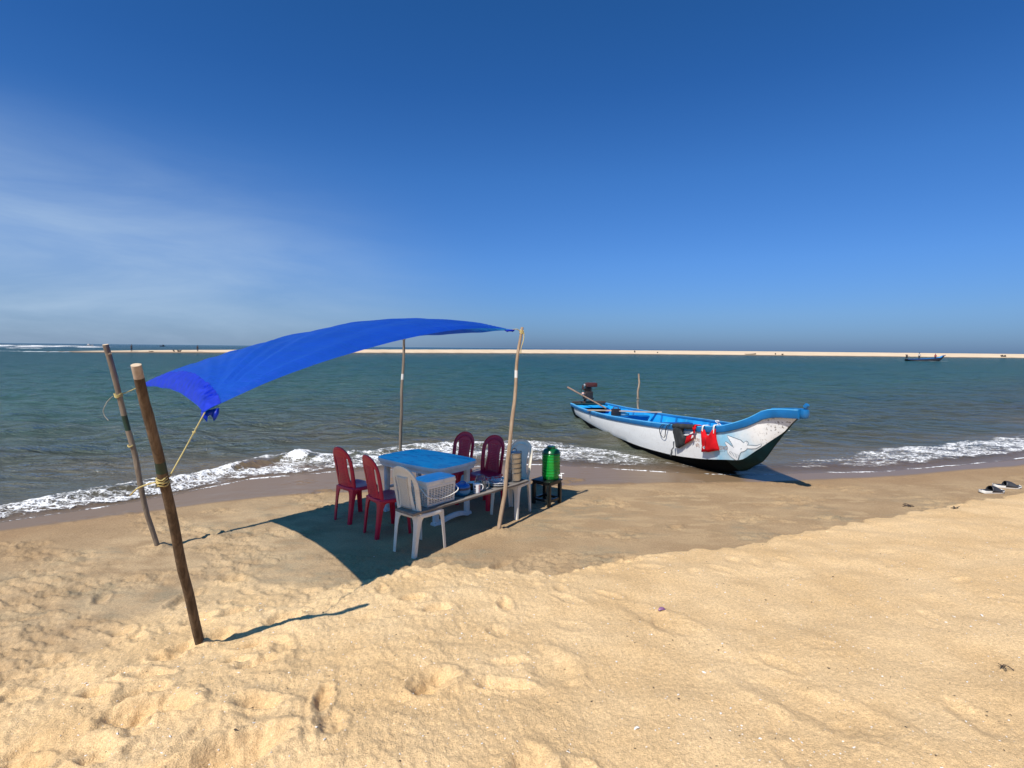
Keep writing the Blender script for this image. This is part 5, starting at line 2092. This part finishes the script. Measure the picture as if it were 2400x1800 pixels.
# mooring stick standing in the water behind the boat, with its line
sk = Vector((3.57, 15.3, -.5))
q = random.Random(21)
mb = MB()
pts = [(.010 * math.sin(k * 1.1) + .008 * q.uniform(-1, 1), .01 * q.uniform(-1, 1), 1.86 * k / 15) for k in range(16)]
pts = [(x + .05 * (z / 1.86), y, z) for x, y, z in pts]
mb.tube(pts, [.030 - .010 * k / 15 + .004 * q.uniform(-1, 1) for k in range(16)], 8, jit=.1)
o = mb.build('mooring_stick', M_POLE_TAN, loc=sk, angle=60)
tag(o, 'thin crooked wooden stick standing in the water behind the boat', 'stick')
kn = sk + Vector((.03, -.0, 1.05))
gw_ = boat_M @ Vector((.225 * BOATL, sec('bg', .225) + .0, sec('zg', .225) + .02))
rope('pale mooring line from the crooked stick to the far rail of the boat',
     [curve_pts([kn, kn.lerp(gw_, .5) + Vector((0, 0, -.03)), gw_, gw_ + Vector((-.05, -.02, -.12))], 7),
      [kn + Vector((.034 * math.cos(a), .034 * math.sin(a), .004 * a - .01)) for a in np.linspace(0, 12.5, 26)],
      [kn + Vector((.036 * math.cos(a), .036 * math.sin(a), .004 * a + .08)) for a in np.linspace(0, 9.5, 20)]], .009, M_ROPE_GREY, origin=kn)

# ------------------------------------------------------------------ slippers and small things on the sand
M_SOLE = painted('white_foam_sole', (.78, .77, .72), .6, .04, 12, (.55, .46, .35), .35)
M_UPPER = painted('dark_slipper_rubber', (.030, .031, .036), .55, .2, 12, (.10, .09, .08), .4)


def slipper(label, x, y, rz):
    o = thing('slipper', label, 'slipper', (x, y, gz(x, y) + .002), rz, 'pair of slippers on the damp sand')
    L_ = .36

    def wid(f):
        return float(np.interp(f, [0, .06, .25, .5, .75, .92, 1], [.026, .050, .057, .052, .066, .055, .022]))
    mb = MB()
    rs = []
    for k in range(19):
        f = k / 18
        w_ = wid(f)
        x_ = (f - .5) * L_
        lift = .018 * max(0, (f - .75) / .25) ** 2 + .012 * max(0, (.12 - f) / .12) ** 2
        h_ = .045 - .012 * f
        rs.append([(x_, -w_ * .9, lift), (x_, w_ * .9, lift), (x_, w_ * 1.02, lift + .012), (x_, w_, lift + h_), (x_, w_ * .8, lift + h_ - .006), (x_, -w_ * .8, lift + h_ - .006), (x_, -w_, lift + h_), (x_, -w_ * 1.02, lift + .012)])
    mb.rings(rs)
    mb.build('sole', M_SOLE, o, angle=50)
    mb = MB()
    g = []
    for k in range(11):
        f = .40 + .53 * k / 10
        w_ = wid(f) + .004
        x_ = (f - .5) * L_ - .01
        top = .105 * math.sin(min(1, max(.06, (1.02 - (f - .44) / .52))) * PI / 2) * (1 if k < 8 else 1 - .18 * (k - 7))
        g.append([(x_ + .02 * math.sin(a), -w_ * math.cos(a) * 1.0, .022 + (top - .022) * max(0, math.sin(a)) ** .8) for a in [PI * j / 12 for j in range(13)]])
    mb.sheet(g)
    mb.build('upper', M_UPPER, o, solid=.006, angle=180)
    mb = MB()
    rs = []
    for k in range(15):
        f = .04 + .92 * k / 14
        w_ = wid(f) * .97
        h_ = .046 - .012 * f + .018 * max(0, (f - .75) / .25) ** 2 + .012 * max(0, (.12 - f) / .12) ** 2
        rs.append([((f - .5) * L_, -w_, h_), ((f - .5) * L_, 0, h_ - .003), ((f - .5) * L_, w_, h_)])
    mb.sheet(rs)
    mb.build('insole', M_UPPER, o, angle=180)
    return o


slipper('nearer dark slipper with thick white sole, its open heel pointing left', 7.10, 7.82, R(176) + PI + R(8) - PI + PI)
slipper('farther dark slipper with white sole, partly behind the other one', 7.62, 8.14, R(-14))

M_SHELL = painted('white_shell', (.74, .70, .64), .5, .1, 40)
M_SHELLV = painted('violet_shell', (.22, .10, .20), .4, .3, 40)
M_TWIG = painted('dark_driftwood', (.045, .032, .024), .85, .3, 30)


def shell_mb(r, q):
    mb = MB()
    g = []
    for i in range(6):
        a = i / 5
        g.append([(r * a * math.cos(th) * (1 + .12 * math.sin(th * 9) * a), r * a * math.sin(th) * .8, r * .38 * (1 - a * a) + .002 * a * math.cos(th * 9)) for th in np.linspace(-.2, PI + .2, 13)])
    mb.sheet(g)
    return mb


q = random.Random(31)
GS = 'loose white shells on the dry sand'
shell_spots = [(.28, 2.13, .014), (-1.90, 3.98, .012), (2.42, 4.35, .013), (3.05, 2.9, .014), (1.15, 3.05, .013), (.63, 2.52, .014), (3.4, 3.75, .015), (-1.33, 5.12, .010), (1.9, 2.24, .012), (-.62, 2.1, .013), (2.55, 2.35, .014), (-2.5, 3.05, .012)]
s0_ = shell_mb(1.0, q).build('seashell', M_SHELL, solid=.12, angle=180)
for k, (x, y, r_) in enumerate(shell_spots):
    o = s0_ if k == 0 else s0_.copy()
    if k:
        COL.objects.link(o)
    o.location = (x, y, gz(x, y) + .002)
    o.scale = (r_, r_, r_)
    o.rotation_euler = (q.uniform(-.5, .5), q.uniform(-.5, .5), q.uniform(0, 6))
    tag(o, 'small white broken shell lying loose on the sand', 'shell', GS)
x, y = 1.13, 3.87
mb = shell_mb(.028, q)
o = mb.build('seashell', M_SHELLV, loc=(x, y, gz(x, y) + .003), rot=(.9, 0, .2), solid=.003, angle=180)
tag(o, 'curved violet shell lying alone on the dry sand', 'shell')


def twigs(name, label, x, y, n, L_, seed, cat='driftwood', mat=None):
    q = random.Random(seed)
    mb = MB()
    for k in range(n):
        a = q.uniform(0, 6.28)
        l_ = L_ * q.uniform(.4, 1)
        c0 = Vector((q.uniform(-.25, .25) * L_, q.uniform(-.25, .25) * L_, .012))
        d_ = Vector((math.cos(a), math.sin(a), q.uniform(-.05, .35)))
        mb.tube(curve_pts([c0 - d_ * l_ * .5 + Vector((0, 0, .0)), c0 + Vector((0, 0, .015 * q.random())), c0 + d_ * l_ * .5], 3), [L_ * .035] * 3 + [L_ * .028] * 3 + [L_ * .012], 6, jit=.2)
    o = mb.build(name, mat or M_TWIG, loc=(x, y, gz(x, y)), angle=60)
    return tag(o, label, cat)


twigs('driftwood_bits', 'dark twigs lying near the foot of the dry sand bank', 5.30, 7.05, 5, .14, 2)
twigs('driftwood_bits', 'single dark twig lump on the upper edge of the dry sand bank', 5.75, 6.85, 3, .16, 5)
twigs('driftwood_bits', 'dark broken twig at the right edge of the dry sand', 2.93, 3.06, 5, .07, 8)

# broken shell grit strewn over the dry sand
q = random.Random(77)
mb = MB()
for k in range(1900):
    yy = 1.7 + 4.2 * q.random() ** 1.6
    xx = q.uniform(-.95, .95) * yy + .15
    if float(berm_b(np.array([xx]), np.array([yy]))[0]) < .03:
        continue
    r_ = q.uniform(.0028, .0068) * (1.5 if q.random() < .12 else 1)
    a = q.uniform(0, 6.28)
    M_ = Matrix.Translation((xx, yy, gz(xx, yy) + r_ * .3)) @ Matrix.Rotation(a, 4, 'Z') @ Matrix.Rotation(q.uniform(-.5, .5), 4, 'X')
    w_ = q.uniform(.35, .8)
    mb.add([(-r_, -r_ * w_, 0), (r_ * .7, -r_ * w_ * .8, .0), (r_ * 1.1, r_ * w_ * .5, 0), (-r_ * .3, r_ * w_, 0), (0, 0, r_ * .45)], [[0, 1, 4], [1, 2, 4], [2, 3, 4], [3, 0, 4]], 0 if q.random() < .8 else 1, M_)
kind(mb.build('shell_grit', [M_SHELL, M_TWIG], smooth=False), 'stuff')

# ------------------------------------------------------------------ far side: people, boats and driftwood
def bar_pt(x, of):
    y0 = float(np.interp(x, BARX, BARY))
    ch_ = float(np.interp(x, [-124, -112, -95, -73, -42, 0, 37, 115, 420, 700], [-.3, .1, .55, .85, 1.15, 1.45, 1.62, 1.78, 1.8, 1.8]))
    w_ = float(np.interp(x, [-124, -100, -60, 0, 100, 700], [.2, .35, .6, .8, 1, 1]))
    pr = float(np.interp(of, [-6, -2, 0, 1.5, 3, 5, 8, 12, 16, 22, 30, 40, 52, 70], [-.9, -.3, 0, .16, .30, .45, .62, .8, .92, 1.0, .96, .7, .25, -.6]))
    y = y0 + of * w_ + 1.6 * float(fbm(np.array([x * .05]), np.array([0.0]), 3, 161)[0])
    return Vector((x, y, SEA + (pr * (ch_ + .05) if pr > 0 else pr)))


M_SKIN = painted('brown_skin', (.16, .085, .055), .6, .1)
M_HAIR = painted('black_hair', (.012, .010, .010), .6, .2)
M_DARKC = painted('dark_cloth', (.020, .022, .032), .9, .2)
M_NAVY = painted('navy_cloth', (.03, .035, .06), .9, .2)
M_PALE = painted('pale_cloth', (.55, .50, .46), .9, .1)
M_REDC = painted('red_cloth', (.42, .04, .05), .9, .1)


def skin_mesh(name, joints, edges, mat, parent, sub=2):
    me = bpy.data.meshes.new(name)
    keys = list(joints)
    me.from_pydata([joints[k][0] for k in keys], [(keys.index(a), keys.index(b)) for a, b in edges], [])
    o = bpy.data.objects.new(name, me)
    COL.objects.link(o)
    o.parent = parent
    md = o.modifiers.new('skin', 'SKIN')
    sv = me.skin_vertices[0].data
    for i, k in enumerate(keys):
        r_ = joints[k][1]
        sv[i].radius = r_ if isinstance(r_, tuple) else (r_, r_)
    sv[0].use_root = True
    md.use_smooth_shade = True
    s_ = o.modifiers.new('sub', 'SUBSURF')
    s_.levels = s_.render_levels = sub
    me.materials.append(mat)
    return o


def person(label, loc, rz, top, bottom, arms, h=1.68, stance=.12, group=None):
    """standing figure facing +y; arms gives elbow and hand of each side"""
    o = thing('person', label, 'person', loc, rz, group)
    k = h / 1.7
    J = {'pelvis': ((0, 0, .93), (.135, .10)), 'belly': ((0, 0, 1.08), (.125, .09)), 'chest': ((0, .01, 1.28), (.155, .10)), 'neckb': ((0, 0, 1.43), (.065, .06)), 'neck': ((0, .01, 1.49), .052),
         'head': ((0, .015, 1.58), (.075, .09)), 'brow': ((0, .02, 1.65), (.07, .085)), 'nose': ((0, .115, 1.575), .014)}
    E_ = [('pelvis', 'belly'), ('belly', 'chest'), ('chest', 'neckb'), ('neckb', 'neck'), ('neck', 'head'), ('head', 'brow'), ('head', 'nose')]
    for s_, nm in ((-1, 'l'), (1, 'r')):
        el, ha = arms[0 if s_ < 0 else 1]
        J['sh' + nm] = ((s_ * .185, 0, 1.385), .055)
        J['el' + nm] = (el, .040)
        J['wr' + nm] = (ha, .027)
        d_ = (Vector(ha) - Vector(el)).normalized()
        J['pa' + nm] = (tuple(Vector(ha) + d_ * .08), (.040, .018))
        E_ += [('chest', 'sh' + nm), ('sh' + nm, 'el' + nm), ('el' + nm, 'wr' + nm), ('wr' + nm, 'pa' + nm)]
        sdv = Vector((d_.y, -d_.x, .2)).normalized()
        for fi in range(5):
            p_ = Vector(ha) + d_ * (.10 if fi else .05) + sdv * (.02 * (fi - 2.5) if fi else .05)
            J['f%d%s' % (fi, nm)] = (tuple(p_ + d_ * (.065 if fi else .03)), .008)
            E_.append(('pa' + nm, 'f%d%s' % (fi, nm)))
        J['hip' + nm] = ((s_ * .09, 0, .88), .09)
        J['kn' + nm] = ((s_ * stance * .95, .02, .48), .062)
        J['an' + nm] = ((s_ * stance * 1.1, -.01, .09), .042)
        J['to' + nm] = ((s_ * stance * 1.2, .15, .03), .035)
        E_ += [('pelvis', 'hip' + nm), ('hip' + nm, 'kn' + nm), ('kn' + nm, 'an' + nm), ('an' + nm, 'to' + nm)]
    J = {a: ((b[0][0] * k, b[0][1] * k, b[0][2] * k), b[1]) for a, b in J.items()}
    skin_mesh('body', J, E_, M_SKIN, o)
    f_ = 1.22

    def grow(n, f2=f_):
        p_, r_ = J[n]
        return (p_, tuple(v * f2 for v in r_) if isinstance(r_, tuple) else r_ * f2)
    T = {n: grow(n) for n in ('pelvis', 'belly', 'chest', 'neckb', 'shl', 'shr')}
    for nm in 'lr':
        a, b = Vector(J['sh' + nm][0]), Vector(J['el' + nm][0])
        T['sl' + nm] = (tuple(a.lerp(b, .75)), .062)
    skin_mesh('shirt', T, [('pelvis', 'belly'), ('belly', 'chest'), ('chest', 'neckb'), ('chest', 'shl'), ('chest', 'shr'), ('shl', 'sll'), ('shr', 'slr')], top, o)
    B = {n: grow(n, 1.25) for n in ('pelvis', 'hipl', 'hipr', 'knl', 'knr')}
    for nm in 'lr':
        a, b = Vector(J['kn' + nm][0]), Vector(J['an' + nm][0])
        B['cf' + nm] = (tuple(a.lerp(b, .85)), .062)
    skin_mesh('trousers', B, [('pelvis', 'hipl'), ('pelvis', 'hipr'), ('hipl', 'knl'), ('hipr', 'knr'), ('knl', 'cfl'), ('knr', 'cfr')], bottom, o)
    mb = MB()
    mb.lathe([(.0005, .13), (.05, .125), (.085, .09), (.097, .04), (.092, -.01), (.075, -.04)], 14, c=(0, -.012 * k, 1.62 * k), caps=False)
    mb.build('hair', M_HAIR, o, solid=.012, angle=180)
    return o


GP = 'people standing on the sandbar'
p_ = bar_pt(-95.6, 5)
person('standing person in dark clothes on the sandbar tip with one arm stretched out', p_, R(165), M_DARKC, M_NAVY, (((-.42, .1, 1.36), (-.62, .22, 1.42)), ((.27, .02, 1.14), (.25, .14, .92))), 1.75, group=GP)
p_ = bar_pt(-82.5, 5)
person('standing person in dark shirt and shorts on the sandbar nearer the blue tarpaulin', p_, R(170), M_DARKC, M_NAVY, (((-.27, .02, 1.14), (-.2, .16, 1.02)), ((.27, .02, 1.14), (.2, .18, 1.0))), 1.65, group=GP)

boat2 = make_boat('distant dark hulled motor boat carrying two people past the sandbar', mats=(M_DARKC, M_BOTTOM, M_BOTTOM), rails=[M_DEEP, M_RAIL])
boat2.location = (97.0, 132.5, -.06)
boat2.rotation_euler = (0, 0, R(2))
boat2.scale = (1.03, 1.0, 1.2)
e2 = copy_thing(eng, 'dark engine at the stern of the distant motor boat', (97.0, 132.5, -.02), R(2))
e2.scale = (1.4, 1.4, 1.5)
person('person in pale shirt standing at the stern of the distant boat', (100.2, 132.6, .22), R(-60), M_PALE, M_DARKC, (((-.27, .08, 1.16), (-.12, .26, 1.10)), ((.27, .08, 1.16), (.18, .28, 1.05))), 1.70)
person('person in red life vest standing amidships on the distant boat', (104.3, 132.75, .10), R(-70), M_REDC, M_DARKC, (((-.27, .05, 1.15), (-.24, .15, .95)), ((.27, .05, 1.15), (.2, .2, 1.0))), 1.62)


def small_craft(name, label, loc, rz, L_, hull_m, cabin_m, cat='boat', cabin=True):
    o = thing(name, label, cat, loc, rz)
    mb = MB()
    rs = []
    for k in range(13):
        f = k / 12
        w_ = L_ * .14 * math.sin(min(1, (1.08 - f) * 1.6) * PI / 2) ** .8 * (1 if f < .98 else .2)
        zt = L_ * (.10 + .10 * f ** 3)
        rs.append([(L_ * (f - .5), -w_, zt), (L_ * (f - .5), -w_ * .8, L_ * .03), (L_ * (f - .5), 0, -L_ * .03 + L_ * .05 * f ** 4), (L_ * (f - .5), w_ * .8, L_ * .03), (L_ * (f - .5), w_, zt), (L_ * (f - .5), w_ * .85, zt - L_ * .01), (L_ * (f - .5), 0, zt - L_ * .04), (L_ * (f - .5), -w_ * .85, zt - L_ * .01)])
    mb.rings(rs)
    mb.build('hull', hull_m, o, angle=40)
    if cabin:
        mb = MB()
        mb.box((-L_ * .18, 0, L_ * .19), (L_ * .22, L_ * .17, L_ * .18), bev=L_ * .012, taper=.9)
        mb.build('cabin', cabin_m, o)
        mb = MB()
        mb.tube([(-L_ * .05, 0, L_ * .1), (-L_ * .05, 0, L_ * .42)], L_ * .008, 6)
        mb.build('mast', M_TWIG, o)
    else:
        mb = MB()
        mb.box((0, 0, L_ * .085), (L_ * .04, L_ * .22, L_ * .012))
        mb.build('thwart', cabin_m, o)
    return o


small_craft('fishing_boat', 'tiny pale fishing boat on the horizon left of the standing people', (-455, 580, -.1), R(8), 7.0, M_PALE, M_PALE)
small_craft('fishing_boat', 'tiny dark fishing boat on the horizon between the two standing people', (-377, 580, -.1), R(170), 6.5, M_NAVY, M_DARKC)
p_ = bar_pt(107.0, 2.2)
small_craft('rowing_boat', 'dark low boat with raised bow pulled up on the far sandbar', p_ - Vector((0, 0, .05)), R(6), 5.2, M_TWIG, M_TWIG, cabin=False).scale = (1, .8, .55)


def lump(name, label, loc, w_, h_, seed, cat='driftwood', upright=False):
    q = random.Random(seed)
    mb = MB()
    for k in range(5 if not upright else 3):
        c0 = Vector((q.uniform(-.4, .4) * w_ * (0.3 if upright else 1), q.uniform(-.2, .2) * w_, -.05))
        d_ = Vector((q.uniform(-1, 1) * (.15 if upright else 1) * w_ * .6, q.uniform(-.2, .2) * w_, h_ * q.uniform(.6, 1.05)))
        mb.tube(curve_pts([c0, c0 + d_ * .5 + Vector((q.uniform(-.1, .1) * w_, 0, h_ * .15)), c0 + d_], 4), [h_ * .26] * 4 + [h_ * .2] * 3 + [h_ * .16, h_ * .08], 8, jit=.25)
    o = mb.build(name, M_TWIG, loc=loc, angle=60)
    return tag(o, label, cat)


lump('driftwood_log', 'small flat dark log on the sandbar between the two standing people', bar_pt(-91.8, 4), 1.1, .28, 3)
lump('driftwood_log', 'larger dark log with a raised end on the sandbar left of the right person', bar_pt(-86.7, 5), 1.9, .5, 4)
lump('driftwood_stump', 'dark upright stump on the far sandbar, left one of two small stumps', bar_pt(54.4, 5), .9, .85, 5, upright=True)
lump('driftwood_stump', 'dark upright stump on the far sandbar, right one of two small stumps', bar_pt(64.3, 4), .8, .75, 6, upright=True)
lump('driftwood_stump', 'small dark slanting stick stump right of the beached far boat', bar_pt(119.0, 2.5), .7, .8, 7, upright=True)
lump('driftwood_stump', 'dark rounded stump farthest right of the beached far boat', bar_pt(121.6, 1.5), 1.0, .85, 8, upright=True)
lump('driftwood_heap', 'brown heap of driftwood at the water line near the right edge', bar_pt(222.0, 3), 2.2, 1.0, 9)
